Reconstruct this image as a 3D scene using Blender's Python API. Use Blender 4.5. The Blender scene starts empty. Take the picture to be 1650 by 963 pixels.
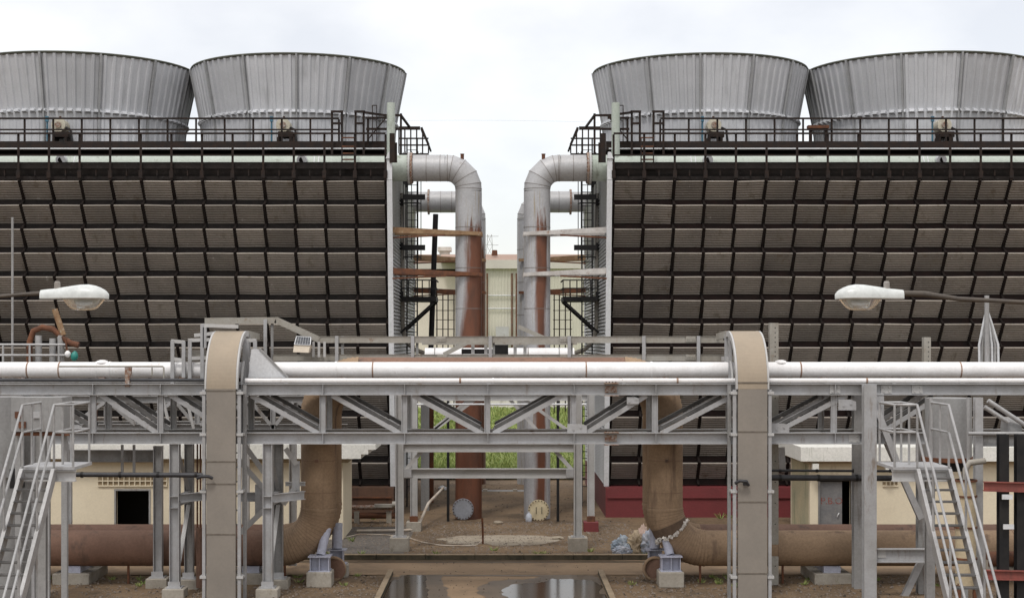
import bpy, bmesh, math, random
from mathutils import Vector, Matrix, noise as mnoise
R = math.radians
random.seed(11)
scene = bpy.context.scene
COL = scene.collection

# ------------------------------------------------------------------ camera, sky, sun, exposure
F, VX, VY, EYE = 2460.0, 805.0, 550.0, 7.2          # focal length in photo pixels, vanishing point, eye height
cd = bpy.data.cameras.new('camera')
cam = bpy.data.objects.new('camera', cd); COL.objects.link(cam)
cam.location = (0, 0, EYE); cam.rotation_euler = (R(90), 0, 0)
cd.sensor_width = 36; cd.lens = F / 1650 * 36
cd.shift_x = (825 - VX) / 1650; cd.shift_y = (VY - 481.5) / 1650
cd.clip_end = 6000; cd.clip_start = .1
scene.camera = cam

SUN_EL, SUN_AZ = R(58), R(200)                       # azimuth of the sun measured clockwise from +Y
world = bpy.data.worlds.new('World'); scene.world = world
world.use_nodes = True
wt = world.node_tree; wt.nodes.clear()
def wn(t, **k):
    n = wt.nodes.new(t)
    for a, b in k.items(): setattr(n, a, b)
    return n
wo = wn('ShaderNodeOutputWorld'); bg1 = wn('ShaderNodeBackground'); bg2 = wn('ShaderNodeBackground'); ad = wn('ShaderNodeAddShader')
sky = wn('ShaderNodeTexSky', sky_type='NISHITA', sun_disc=False, sun_elevation=SUN_EL, sun_rotation=SUN_AZ)
bg1.inputs[1].default_value = .05
wt.links.new(sky.outputs[0], bg1.inputs[0])
tc = wn('ShaderNodeTexCoord'); mp = wn('ShaderNodeMapping'); mp.inputs['Scale'].default_value = (2.2, 2.2, 4)
mp.inputs['Location'].default_value = (.35, .2, .6)
cn = wn('ShaderNodeTexNoise'); cn.inputs['Scale'].default_value = 2.3; cn.inputs['Detail'].default_value = 6; cn.inputs['Roughness'].default_value = .5
cr = wn('ShaderNodeValToRGB')
cr.color_ramp.elements[0].position = .36; cr.color_ramp.elements[0].color = (.70, .675, .665, 1)
cr.color_ramp.elements[1].position = .58; cr.color_ramp.elements[1].color = (.885, .845, .80, 1)
sx = wn('ShaderNodeSeparateXYZ'); zr = wn('ShaderNodeMapRange')
zr.inputs[1].default_value = .22; zr.inputs[2].default_value = .95; zr.inputs[3].default_value = 1.0; zr.inputs[4].default_value = 1.55
wt.links.new(tc.outputs['Generated'], mp.inputs[0]); wt.links.new(mp.outputs[0], cn.inputs['Vector']); wt.links.new(cn.outputs[0], cr.inputs[0])
wt.links.new(cr.outputs[0], bg2.inputs[0]); wt.links.new(tc.outputs['Generated'], sx.inputs[0]); wt.links.new(sx.outputs[2], zr.inputs[0])
wt.links.new(zr.outputs[0], bg2.inputs[1])
wt.links.new(bg1.outputs[0], ad.inputs[0]); wt.links.new(bg2.outputs[0], ad.inputs[1]); wt.links.new(ad.outputs[0], wo.inputs[0])

sl = bpy.data.lights.new('sun', 'SUN'); sl.energy = 1.45; sl.angle = R(10); sl.color = (1, .965, .92)
sun = bpy.data.objects.new('sun', sl); COL.objects.link(sun)
dirv = Vector((math.sin(SUN_AZ) * math.cos(SUN_EL), math.cos(SUN_AZ) * math.cos(SUN_EL), math.sin(SUN_EL)))
sun.rotation_euler = (-dirv).to_track_quat('-Z', 'Y').to_euler()
vs = scene.view_settings
vs.view_transform = 'Standard'; vs.look = 'None'; vs.gamma = 1; vs.use_curve_mapping = False
vs.exposure = 0.0
scene.cycles.use_denoising = True
scene.cycles.max_bounces = 6; scene.cycles.diffuse_bounces = 3

# ------------------------------------------------------------------ helpers
def at(px, py, D):                                   # the point at depth D that the photo shows at (px, py)
    return Vector(((px - VX) * D / F, D, EYE - (py - VY) * D / F))
def xa(px, D): return (px - VX) * D / F
def za(py, D): return EYE - (py - VY) * D / F

class MB:
    def __init__(s): s.v = []; s.f = []; s.sm = []
    def add(s, vs_, fs, smooth=False):
        o = len(s.v); s.v += [Vector(q) for q in vs_]
        for q in fs: s.f.append(tuple(o + i for i in q)); s.sm.append(smooth)
        return s
    def box(s, c, d, rot=None):
        c = Vector(c); hx, hy, hz = d[0] / 2, d[1] / 2, d[2] / 2
        P = [Vector((x, y, z)) for x in (-hx, hx) for y in (-hy, hy) for z in (-hz, hz)]
        if rot is not None: P = [rot @ q for q in P]
        return s.add([c + q for q in P], [(0, 1, 3, 2), (4, 6, 7, 5), (0, 4, 5, 1), (2, 3, 7, 6), (0, 2, 6, 4), (1, 5, 7, 3)])
    def span(s, a, b):                               # box from corner to corner
        a, b = Vector(a), Vector(b)
        return s.box((a + b) / 2, [abs(b[i] - a[i]) for i in range(3)])
    def bar(s, a, b, w, h, up=(0, 0, 1), w2=None, h2=None):
        a, b = Vector(a), Vector(b); d = (b - a).normalized(); up = Vector(up)
        if abs(d.dot(up)) > .98: up = Vector((0, 1, 0))
        sd = d.cross(up).normalized(); u = sd.cross(d).normalized()
        P = []
        for q, ww, hh in ((a, w, h), (b, w2 or w, h2 or h)):
            for i, j in ((-1, -1), (1, -1), (1, 1), (-1, 1)): P.append(q + sd * i * ww / 2 + u * j * hh / 2)
        return s.add(P, [(0, 3, 2, 1), (4, 5, 6, 7), (0, 1, 5, 4), (1, 2, 6, 5), (2, 3, 7, 6), (3, 0, 4, 7)])
    def ibeam(s, a, b, w, h, up=(0, 0, 1), tf=.022, tw=.016):
        a, b = Vector(a), Vector(b); d = (b - a).normalized(); up = Vector(up)
        if abs(d.dot(up)) > .98: up = Vector((0, 1, 0))
        sd = d.cross(up).normalized(); u = sd.cross(d).normalized()
        o = u * (h / 2 - tf / 2)
        s.bar(a + o, b + o, w, tf, up); s.bar(a - o, b - o, w, tf, up); s.bar(a, b, tw, h - 2 * tf, up)
        return s
    def angle(s, a, b, w, t=.014, up=(0, -1, 0), flip=1):   # rolled angle: one leg facing the viewer, one turned back
        a, b = Vector(a), Vector(b); d = (b - a).normalized(); up = Vector(up)
        sd = d.cross(up).normalized(); u = sd.cross(d).normalized()
        s.bar(a, b, w, t, up)
        o = sd * flip * (w / 2 - t / 2) - u * (w / 2 + t / 2 - .0005)
        s.bar(a + o, b + o, t, w, up)
        return s
    def cyl(s, a, b, r, r2=None, seg=20, caps=True, smooth=True):
        a, b = Vector(a), Vector(b); r2 = r if r2 is None else r2
        d = (b - a).normalized(); up = Vector((0, 0, 1)) if abs(d.z) < .9 else Vector((0, 1, 0))
        x = d.cross(up).normalized(); y = x.cross(d)
        P = []
        for q, rr in ((a, r), (b, r2)):
            P += [q + (x * math.cos(t) + y * math.sin(t)) * rr for t in (2 * math.pi * i / seg for i in range(seg))]
        s.add(P, [(i, (i + 1) % seg, seg + (i + 1) % seg, seg + i) for i in range(seg)], smooth)
        if caps:
            s.add(P[:seg], [tuple(range(seg - 1, -1, -1))]); s.add(P[seg:], [tuple(range(seg))])
        return s
    def tube(s, path, r, seg=12, caps=True, rf=None):
        path = [Vector(q) for q in path]; n = len(path)
        T = [(path[min(i + 1, n - 1)] - path[max(i - 1, 0)]).normalized() for i in range(n)]
        x = T[0].cross(Vector((0, 0, 1)) if abs(T[0].z) < .9 else Vector((0, 1, 0))).normalized()
        P = []
        for i in range(n):
            x = (x - T[i] * x.dot(T[i])).normalized(); y = T[i].cross(x)
            rr = rf(i) if rf else r
            P += [path[i] + (x * math.cos(t) + y * math.sin(t)) * rr for t in (2 * math.pi * k / seg for k in range(seg))]
        F_ = [(i * seg + k, i * seg + (k + 1) % seg, (i + 1) * seg + (k + 1) % seg, (i + 1) * seg + k) for i in range(n - 1) for k in range(seg)]
        s.add(P, F_, True)
        if caps:
            s.add(P[:seg], [tuple(range(seg - 1, -1, -1))]); s.add(P[-seg:], [tuple(range(seg))])
        return s
    def prism(s, pts, off):                          # flat polygon pushed along off
        n = len(pts); off = Vector(off); P = [Vector(q) for q in pts]; P += [q + off for q in P]
        return s.add(P, [tuple(range(n - 1, -1, -1)), tuple(range(n, 2 * n))] + [(i, (i + 1) % n, n + (i + 1) % n, n + i) for i in range(n)])
    def ribbon(s, path, w, t):                       # thick strip along a path in a Y-Z plane, width along X
        P = []; n = len(path); path = [Vector(q) for q in path]
        for i in range(n):
            d = (path[min(i + 1, n - 1)] - path[max(i - 1, 0)]).normalized()
            nn = Vector((0, -d.z, d.y))
            for sx_, k in ((-1, 0), (1, 0), (1, 1), (-1, 1)): P.append(path[i] + Vector((sx_ * w / 2, 0, 0)) - nn * t * k)
        Fs = [(0, 1, 2, 3), tuple(4 * (n - 1) + k for k in (3, 2, 1, 0))]
        for i in range(n - 1):
            for k in range(4): Fs.append((4 * i + k, 4 * (i + 1) + k, 4 * (i + 1) + (k + 1) % 4, 4 * i + (k + 1) % 4))
        return s.add(P, Fs)
    def build(s, name, mat, parent=None, loc=None):
        base = Vector(loc) if loc is not None else (BASE[parent.name] if parent is not None else Vector((0, 0, 0)))
        me = bpy.data.meshes.new(name)
        me.from_pydata([tuple(q - base) for q in s.v], [], s.f)
        me.polygons.foreach_set('use_smooth', s.sm)
        me.materials.append(mat); me.update()
        bm = bmesh.new(); bm.from_mesh(me); bmesh.ops.recalc_face_normals(bm, faces=bm.faces); bm.to_mesh(me); bm.free()
        o = bpy.data.objects.new(name, me); COL.objects.link(o)
        if parent is not None: o.parent = parent
        else: o.location = base
        BASE[o.name] = base
        return o
def split_build(mb, name, mat, parent):
    par = list(range(len(mb.v)))
    def find(i):
        while par[i] != i: par[i] = par[par[i]]; i = par[i]
        return i
    seen = {}
    for i, q in enumerate(mb.v):
        k = (round(q.x, 4), round(q.y, 4), round(q.z, 4))
        if k in seen: par[find(i)] = find(seen[k])
        else: seen[k] = i
    for f in mb.f:
        for i in f[1:]: par[find(i)] = find(f[0])
    groups = {}
    for f, sm in zip(mb.f, mb.sm): groups.setdefault(find(f[0]), []).append((f, sm))
    out = []
    for fs in groups.values():
        m = MB(); idx = {}
        for f, sm in fs:
            g = []
            for i in f:
                if i not in idx: idx[i] = len(m.v); m.v.append(mb.v[i])
                g.append(idx[i])
            m.f.append(tuple(g)); m.sm.append(sm)
        out.append(m.build(name, mat, parent))
    return out
BASE = {}
def tag(o, label, cat, group=None):
    o['label'] = label; o['category'] = cat
    if group: o['group'] = group
    return o
def thing(name, label, cat, loc, group=None):
    o = bpy.data.objects.new(name, None); COL.objects.link(o); o.location = loc; o.empty_display_size = .3
    BASE[o.name] = Vector(loc)
    return tag(o, label, cat, group)
def struct(o): o['kind'] = 'structure'; return o
def bend(o, w=.008, seg=1):
    m = o.modifiers.new('edge', 'BEVEL'); m.width = w; m.segments = seg; m.limit_method = 'ANGLE'; m.angle_limit = R(50); return o
def arc(c, r, a0, a1, n, plane='xz'):
    out = []
    for i in range(n + 1):
        t = R(a0 + (a1 - a0) * i / n); u, v = r * math.cos(t), r * math.sin(t)
        out.append(Vector((c[0] + u, c[1], c[2] + v)) if plane == 'xz' else Vector((c[0], c[1] + u, c[2] + v)))
    return out

# ------------------------------------------------------------------ materials
def lin(r, g, b): return tuple(((c / 255) / 12.92 if c / 255 < .04045 else ((c / 255 + .055) / 1.055) ** 2.4) for c in (r, g, b)) + (1,)
def mat(name, col, col2=None, rough=.6, metal=0., ns=1.2, stain=None, sth=.6, ssc=3., sz=.12, bump=0., bs=30., spec=.5, grain=.12, rnd=0., extra=None):
    m = bpy.data.materials.new(name); m.use_nodes = True; nt = m.node_tree; N = nt.nodes; L = nt.links
    b = N['Principled BSDF']; b.inputs['Roughness'].default_value = rough; b.inputs['Metallic'].default_value = metal
    b.inputs['Specular IOR Level'].default_value = spec
    g = N.new('ShaderNodeNewGeometry')
    def nz(scale, det=5., ro=.6, mscale=None, off=0):
        n = N.new('ShaderNodeTexNoise'); n.inputs['Scale'].default_value = scale; n.inputs['Detail'].default_value = det; n.inputs['Roughness'].default_value = ro
        q = N.new('ShaderNodeMapping'); q.inputs['Scale'].default_value = mscale or (1, 1, 1); q.inputs['Location'].default_value = (off, off * 1.7, off * .6)
        L.new(g.outputs['Position'], q.inputs[0]); L.new(q.outputs[0], n.inputs['Vector'])
        return n.outputs[0]
    def ramp(src, a, c):
        r = N.new('ShaderNodeMapRange'); r.inputs[1].default_value = a; r.inputs[2].default_value = c; L.new(src, r.inputs[0]); return r.outputs[0]
    def mix(f, a, c, mode='MIX'):
        x = N.new('ShaderNodeMix'); x.data_type = 'RGBA'; x.blend_type = mode
        if hasattr(f, 'links') or hasattr(f, 'node'): L.new(f, x.inputs[0])
        else: x.inputs[0].default_value = f
        for k, q in ((6, a), (7, c)):
            if isinstance(q, tuple): x.inputs[k].default_value = q if len(q) == 4 else q + (1,)
            else: L.new(q, x.inputs[k])
        return x.outputs[2]
    col = tuple(col[:3]) + (1,)
    col2 = tuple(col2[:3]) + (1,) if col2 else tuple(c * .72 for c in col[:3]) + (1,)
    out = mix(ramp(nz(ns), .35, .68), col, col2)
    if grain:
        gr = N.new('ShaderNodeMapRange'); gr.inputs[1].default_value = .3; gr.inputs[2].default_value = .7
        gr.inputs[3].default_value = 1 - grain; gr.inputs[4].default_value = 1 + grain
        L.new(nz(14, 4, .7, off=3), gr.inputs[0])
        cb = N.new('ShaderNodeCombineColor')
        for k in range(3): L.new(gr.outputs[0], cb.inputs[k])
        out = mix(1., out, cb.outputs[0], 'MULTIPLY')
    if rnd:
        oi = N.new('ShaderNodeObjectInfo'); mr = N.new('ShaderNodeMapRange'); mr.inputs[3].default_value = 1 - rnd; mr.inputs[4].default_value = 1 + rnd * .6
        L.new(oi.outputs['Random'], mr.inputs[0]); cb = N.new('ShaderNodeCombineColor')
        for k in range(3): L.new(mr.outputs[0], cb.inputs[k])
        out = mix(1., out, cb.outputs[0], 'MULTIPLY')
    if stain: out = mix(ramp(nz(ssc, 6, .65, (1, 1, sz), 5), sth, sth + .14), out, stain)
    if extra: out = extra(dict(N=N, L=L, g=g, nz=nz, ramp=ramp, mix=mix), out)
    L.new(out, b.inputs['Base Color'])
    if bump:
        bp = N.new('ShaderNodeBump'); bp.inputs['Strength'].default_value = bump; bp.inputs['Distance'].default_value = .02
        L.new(nz(bs, 5, .65, off=9), bp.inputs['Height']); L.new(bp.outputs[0], b.inputs['Normal'])
    return m

RUST = (.16, .06, .025); RUSTD = (.07, .03, .018)
M = {}
M['steel'] = mat('painted_grey_steel', (.37, .37, .375), (.30, .295, .288), .55, ns=1.8, stain=(.19, .15, .115), sth=.60, ssc=3.2, sz=.25, grain=.09)
M['steel_light'] = mat('pale_grey_steel', (.46, .455, .445), (.38, .37, .355), .55, stain=(.25, .2, .16), sth=.63, ssc=3, grain=.06)
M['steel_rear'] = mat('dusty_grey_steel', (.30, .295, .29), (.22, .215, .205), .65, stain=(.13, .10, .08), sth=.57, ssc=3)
M['steel_rust'] = mat('rust_bleeding_steel', (.34, .32, .30), (.25, .16, .10), .7, ns=9, stain=RUST, sth=.46, ssc=12, sz=1, bump=.3)
M['bracket_pale'] = mat('pale_bracket_paint', (.52, .50, .47), (.40, .37, .34), .65, ns=3, stain=(.24, .13, .07), sth=.57, ssc=4, sz=1)
M['galv'] = mat('galvanised_rail', (.38, .375, .37), (.27, .265, .26), .5, .3, stain=(.25, .22, .2), sth=.62)
M['tray'] = mat('weathered_tray_beige', (.33, .315, .28), (.26, .235, .195), .65, stain=(.19, .12, .075), sth=.6, ssc=5, sz=.6)
M['duct'] = mat('sand_duct_cover', (.34, .275, .20), (.285, .235, .175), .72, ns=.8, stain=(.30, .24, .17), sth=.62, ssc=2.5, sz=.15, grain=.05, bump=.06, bs=12)
M['duct_joint'] = mat('dirty_cover_joint', (.17, .145, .115), (.12, .1, .08), .8, ns=8)
M['duct_grey'] = mat('grey_duct_cover', (.245, .217, .184), (.21, .187, .16), .72, ns=.8, stain=(.22, .19, .155), sth=.62, ssc=2.5, sz=.15, grain=.05, bump=.05, bs=12)
M['white_pipe'] = mat('white_pipe_paint', (.78, .77, .765), (.69, .675, .66), .5, ns=1.6, stain=(.40, .32, .26), sth=.64, ssc=5, sz=.9, grain=.07)
M['white_trim'] = mat('white_trim_paint', (.62, .63, .64), (.54, .545, .55), .5, stain=(.4, .37, .33), sth=.66)
M['pipe_seam'] = mat('rusty_pipe_seam', (.34, .24, .18), (.2, .11, .07), .8, ns=12)
M['brown'] = mat('tan_pipe_wrap', (.325, .225, .142), (.24, .165, .105), .75, ns=.9, stain=(.15, .10, .07), sth=.56, ssc=2.6, sz=.14, bump=.25, bs=6, grain=.14, spec=.25)
M['gore'] = mat('dirty_gore_seam', (.25, .165, .10), (.18, .12, .075), .85, ns=6)
M['brown_rust'] = mat('red_brown_pipe_wrap', (.215, .125, .088), (.165, .098, .07), .7, ns=.8, stain=(.105, .072, .056), sth=.57, ssc=2.5, sz=.3, bump=.25, bs=6, grain=.14, spec=.25)
M['rust'] = mat('rusty_iron', RUST, RUSTD, .85, ns=4, stain=(.05, .03, .02), sth=.58, bump=.3)
M['rust_orange'] = mat('rust_tan_angle', (.28, .185, .10), (.17, .085, .04), .8, ns=3.5, stain=(.40, .36, .30), sth=.6, ssc=8, sz=1, bump=.2)
M['rail_dark'] = mat('dark_rusted_rail', (.019, .016, .015), (.032, .02, .015), .8, ns=5, stain=(.075, .04, .028), sth=.66, ssc=9, sz=1, spec=.2)
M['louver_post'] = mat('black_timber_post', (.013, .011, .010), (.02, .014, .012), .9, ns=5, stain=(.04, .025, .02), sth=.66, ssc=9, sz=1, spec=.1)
M['shade_dark'] = mat('shade_dark_steel', (.125, .12, .115), (.085, .08, .075), .75, ns=4, stain=(.2, .19, .18), sth=.6, ssc=5, sz=1, spec=.2)  # dark tone paints in the shade on truss diagonals; treads are simply dark
M['black'] = mat('black_painted_steel', (.012, .012, .013), (.022, .02, .019), .6, ns=3, spec=.25)
M['black_pipe'] = mat('black_rubber_lagging', (.022, .022, .025), (.04, .04, .044), .55, ns=5)
M['void'] = mat('painted_recess_shade', (.007, .006, .006), (.010, .009, .008), .95, ns=2, spec=.05)  # near-black paints in the shade inside louver gaps, plenum and bores
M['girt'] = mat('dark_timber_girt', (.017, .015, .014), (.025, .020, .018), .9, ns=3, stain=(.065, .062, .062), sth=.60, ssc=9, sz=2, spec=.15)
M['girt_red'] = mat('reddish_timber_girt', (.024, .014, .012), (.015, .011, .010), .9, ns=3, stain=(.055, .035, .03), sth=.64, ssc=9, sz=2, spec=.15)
M['louver'] = mat('weathered_louver_board', (.262, .232, .20), (.205, .182, .16), .85, ns=.7, stain=(.16, .132, .10), sth=.58, ssc=2.6, sz=.14, rnd=.24, grain=.12, spec=.15, extra=lambda k, out: k['mix'](k['ramp'](k['nz'](2.1, 6, .7, (1.6, 1.6, .22), 21), .63, .72), k['mix'](k['ramp'](k['nz'](3.4, 6, .75, (2, 2, .35), 31), .63, .73), out, (.13, .105, .085)), (.34, .32, .29)))
M['end_wall'] = mat('grey_corrugated_sheet', (.60, .61, .615), (.50, .50, .495), .6, stain=(.32, .27, .22), sth=.6, ssc=1.6, sz=.12)
M['stack'] = mat('weathered_fibreglass', (.53, .54, .56), (.46, .47, .488), .5, ns=.6, stain=(.38, .388, .40), sth=.56, ssc=2.0, sz=.06, rnd=.2, grain=.06)
M['stack_flange'] = mat('grey_flange_strip', (.34, .345, .35), (.26, .265, .265), .6)
M['rim'] = mat('mossy_rim', (.055, .06, .045), (.09, .09, .07), .8)
M['header'] = mat('algae_green_pipe', (.44, .48, .43), (.36, .41, .35), .6, ns=.8, stain=(.20, .215, .17), sth=.58, ssc=2.5, sz=.4)
M['deck'] = mat('dark_deck', (.02, .017, .015), (.035, .027, .022), .85, ns=2, spec=.2)
def rusty(side, x0, ztop, seed):
    def ex(k, out):
        N, L = k['N'], k['L']; sp = N.new('ShaderNodeSeparateXYZ'); L.new(k['g'].outputs['Position'], sp.inputs[0])
        w = k['nz'](1.6, 5, .6, (1.6, 1.6, .16), seed)
        a = N.new('ShaderNodeMath'); a.operation = 'MULTIPLY_ADD'; L.new(w, a.inputs[0]); a.inputs[1].default_value = .55; 
        lo_ = N.new('ShaderNodeMapRange'); lo_.inputs[1].default_value = 8.5; lo_.inputs[2].default_value = 4.5; lo_.inputs[3].default_value = 0; lo_.inputs[4].default_value = .75 if side > 0 else .0
        L.new(sp.outputs[2], lo_.inputs[0]); ax = N.new('ShaderNodeMath'); ax.operation = 'ADD'; L.new(sp.outputs[0], ax.inputs[0]); L.new(lo_.outputs[0], ax.inputs[1]); L.new(ax.outputs[0], a.inputs[2])
        fx = k['ramp'](a.outputs[0], x0 + .2, x0 + .38)
        if side < 0:
            a2 = N.new('ShaderNodeMath'); a2.operation = 'SUBTRACT'; a2.inputs[0].default_value = x0 + .76; L.new(a.outputs[0], a2.inputs[1]); f2 = k['ramp'](a2.outputs[0], 0, .1)
            m_ = N.new('ShaderNodeMath'); m_.operation = 'MULTIPLY'; L.new(fx, m_.inputs[0]); L.new(f2, m_.inputs[1]); fx = m_.outputs[0]
        zz = N.new('ShaderNodeMath'); zz.operation = 'MULTIPLY_ADD'; L.new(k['nz'](3, 5, .6, (2.5, 2.5, .3), seed + 2), zz.inputs[0]); zz.inputs[1].default_value = -3.2; 
        zs = N.new('ShaderNodeMath'); zs.operation = 'SUBTRACT'; zs.inputs[0].default_value = ztop; L.new(sp.outputs[2], zs.inputs[1])
        L.new(zs.outputs[0], zz.inputs[2]); fz = k['ramp'](zz.outputs[0], -1.7, -1.2)
        m2 = N.new('ShaderNodeMath'); m2.operation = 'MULTIPLY'; L.new(fx, m2.inputs[0]); L.new(fz, m2.inputs[1])
        rc = k['mix'](k['ramp'](k['nz'](2.6, 5, .6, (1, 1, .3), seed + 4), .38, .66), (.165, .062, .032), (.10, .043, .026))
        ed = k['mix'](k['ramp'](k['nz'](4, 5, .6, (3, 3, .12), seed + 6), .56, .7), out, (.3, .25, .17))
        return k['mix'](m2.outputs[0], ed, rc)
    return ex
M['riser_l'] = mat('rust_streaked_cladding_dark', (.42, .42, .425), (.36, .36, .365), .5, .2, ns=.8, stain=(.24, .21, .18), sth=.62, extra=rusty(1, -1.35, 11.9, 2))
M['riser_r'] = mat('rust_streaked_cladding_pale', (.44, .44, .445), (.37, .37, .38), .5, .2, ns=.8, stain=(.26, .23, .2), sth=.64, extra=rusty(-1, 1.42, 12.0, 7))
M['cladding'] = mat('pipe_cladding', (.42, .42, .425), (.36, .355, .35), .5, .2, ns=.8, stain=(.25, .22, .19), sth=.62)
M['seam'] = mat('cladding_seam', (.2, .18, .165), (.14, .12, .1), .7)
M['bolt'] = mat('rusted_bolts', (.09, .05, .035), (.05, .035, .03), .8)
M['cream'] = mat('cream_wall_render', (.72, .64, .48), (.66, .58, .43), .85, ns=.7, stain=(.44, .37, .26), sth=.63, ssc=1.6, sz=.25, grain=.05)
M['cream_mossy'] = mat('mossy_wall_render', (.55, .48, .31), (.42, .40, .27), .85, ns=1, stain=(.20, .22, .14), sth=.5, ssc=2, sz=.15)
M['fascia'] = mat('white_roof_fascia', (.74, .73, .68), (.64, .64, .58), .8, ns=1, stain=(.38, .39, .32), sth=.6, ssc=4, sz=.12)
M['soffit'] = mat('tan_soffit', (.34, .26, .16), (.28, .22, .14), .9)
M['red'] = mat('red_basin_paint', (.165, .026, .028), (.13, .024, .025), .65, ns=.7, stain=(.11, .03, .028), sth=.62, ssc=1.5, sz=.3)
M['basin_rust'] = mat('rust_streaked_basin', (.075, .038, .022), (.105, .052, .029), .75, ns=1.5, stain=(.05, .028, .02), sth=.5, ssc=2.5, sz=.12)
M['concrete'] = mat('weathered_concrete', (.36, .33, .28), (.28, .25, .205), .9, ns=2, stain=(.17, .14, .10), sth=.58, ssc=4, sz=.4, bump=.3, bs=25)
M['kerb'] = mat('mossy_kerb', (.062, .052, .034), (.10, .08, .05), .95, ns=1.5, stain=(.03, .03, .018), sth=.5, ssc=2, sz=.6, bump=.4)
M['kerb_top'] = mat('worn_kerb_top', (.29, .225, .15), (.22, .165, .105), .9, ns=2, stain=(.1, .08, .05), sth=.56, ssc=3, sz=.6, bump=.3)
M['lavender'] = mat('lilac_grey_paint', (.45, .46, .55), (.37, .38, .44), .5, ns=3, stain=(.27, .24, .22), sth=.62)
M['lamp'] = mat('lamp_enamel', (.60, .62, .60), (.54, .56, .54), .35, ns=6, stain=(.35, .36, .33), sth=.66, ssc=12)
M['lamp_metal'] = mat('lamp_bracket', (.3, .28, .26), (.22, .19, .16), .55)
M['lamp_arm'] = mat('brown_lamp_arm', (.085, .068, .052), (.06, .05, .042), .7, ns=6)
M['motor'] = mat('cream_motor_paint', (.52, .49, .40), (.42, .38, .29), .55, ns=5, stain=(.17, .12, .08), sth=.6)
M['blue'] = mat('blue_fitting', (.06, .17, .24), (.05, .12, .17), .5)
M['teal'] = mat('teal_paint', (.02, .22, .18), (.02, .18, .15), .45)
M['tan_tank'] = mat('tan_tank_paint', (.46, .38, .25), (.38, .31, .2), .6, ns=1.5, stain=(.2, .13, .08), sth=.6)
M['red_steel'] = mat('red_oxide_steel', (.23, .06, .045), (.17, .05, .04), .65, ns=3, stain=(.09, .04, .03), sth=.6)
M['grey_vessel'] = mat('grey_vessel_paint', (.27, .27, .265), (.22, .215, .21), .6, ns=1, stain=(.13, .11, .1), sth=.6)
M['blind_grey'] = mat('grey_blind_flange', (.27, .28, .31), (.22, .23, .25), .55, ns=3)
M['blind_cream'] = mat('cream_blind_flange', (.68, .58, .38), (.62, .52, .33), .6, ns=3)
M['door_grey'] = mat('dirty_door', (.19, .185, .18), (.14, .14, .145), .7, ns=3, stain=(.26, .23, .17), sth=.58, ssc=3, sz=.4)
M['red_paint'] = mat('faded_red_lettering', (.26, .05, .035), (.19, .07, .055), .8, ns=10, stain=(.17, .15, .145), sth=.46, ssc=14, sz=1)
M['dark_in'] = mat('dark_interior', (.012, .011, .01), None, .9)
M['far_wall'] = mat('far_pale_cladding', (.56, .535, .44), (.50, .48, .40), .7, ns=.3, stain=(.43, .42, .35), sth=.6, ssc=.8, sz=.1)
M['far_fascia'] = mat('far_fascia', (.55, .52, .46), (.48, .45, .4), .8, ns=.4)
M['far_roof'] = mat('far_brown_roof', (.34, .235, .18), (.30, .20, .15), .8, ns=.4)
M['far_cream'] = mat('far_cream_wall', (.70, .63, .54), (.62, .56, .48), .85, ns=.3)
M['wall_white'] = mat('stained_white_wall', (.66, .63, .58), (.56, .52, .46), .85, ns=.4, stain=(.42, .38, .33), sth=.55, ssc=.7, sz=.5)
M['hose'] = mat('dirty_pvc_hose', (.5, .45, .38), (.32, .24, .17), .6, ns=2)
M['jug'] = mat('translucent_plastic', (.66, .70, .76), (.6, .64, .7), .4)
M['sack_blue'] = mat('blue_grey_sacking', (.24, .31, .38), (.40, .43, .46), .7, ns=4, bump=.4, bs=22)
M['sack_beige'] = mat('beige_sacking', (.45, .36, .24), (.37, .29, .20), .8, ns=3, bump=.4, bs=22)
M['sack_white'] = mat('white_blue_sacking', (.50, .49, .50), (.28, .33, .41), .7, ns=5, bump=.4, bs=22)
M['sack_pink'] = mat('pinkish_sacking', (.50, .38, .32), (.42, .31, .25), .8, ns=4, bump=.4, bs=22)
M['foil'] = mat('torn_white_lagging', (.74, .70, .64), (.5, .46, .41), .7, ns=6)
M['lagging'] = mat('exposed_brown_lagging', (.09, .058, .038), (.13, .085, .055), .9, ns=7, bump=.4)
M['glass_dark'] = mat('dark_cell_glass', (.04, .045, .055), (.05, .055, .065), .15)
M['beige_box'] = mat('beige_housing', (.55, .47, .37), (.48, .41, .32), .6, ns=4)

def ground_mat():
    def ex(k, out):
        a = k['mix'](k['ramp'](k['nz'](.55, 6, .65, off=1), .42, .62), (.172, .116, .068), (.10, .07, .044))
        a = k['mix'](k['ramp'](k['nz'](6, 8, .85, off=2), .50, .62), a, (.225, .16, .10))
        a = k['mix'](k['ramp'](k['nz'](9, 8, .9, off=12), .56, .64), a, (.05, .037, .025))
        a = k['mix'](k['ramp'](k['nz'](15, 6, .9, off=4), .6, .66), a, (.33, .27, .20))
        return k['mix'](k['ramp'](k['nz'](1.3, 6, .7, off=8), .58, .72), a, (.065, .052, .036))
    return mat('damp_dirt', (.2, .15, .1), None, .92, extra=ex, bump=.7, bs=9, spec=.25)
M['dirt'] = ground_mat()
M['gravel'] = mat('grey_gravel_ground', (.13, .115, .1), (.085, .075, .065), .9, ns=3, bump=.8, bs=30, grain=.4)
M['road'] = mat('sandy_concrete', (.27, .185, .11), (.205, .14, .083), .85, ns=.6, stain=(.165, .112, .066), sth=.55, ssc=.9, sz=1, bump=.15, bs=30)
M['slab'] = mat('pale_concrete_patch', (.33, .285, .22), (.27, .225, .165), .9, ns=1.2, stain=(.17, .13, .09), sth=.55, ssc=2.2, sz=1, bump=.3)
M['grass_base'] = mat('grass_ground', (.15, .20, .05), (.20, .21, .075), .95, ns=.3, grain=.3, bump=.5)
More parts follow.
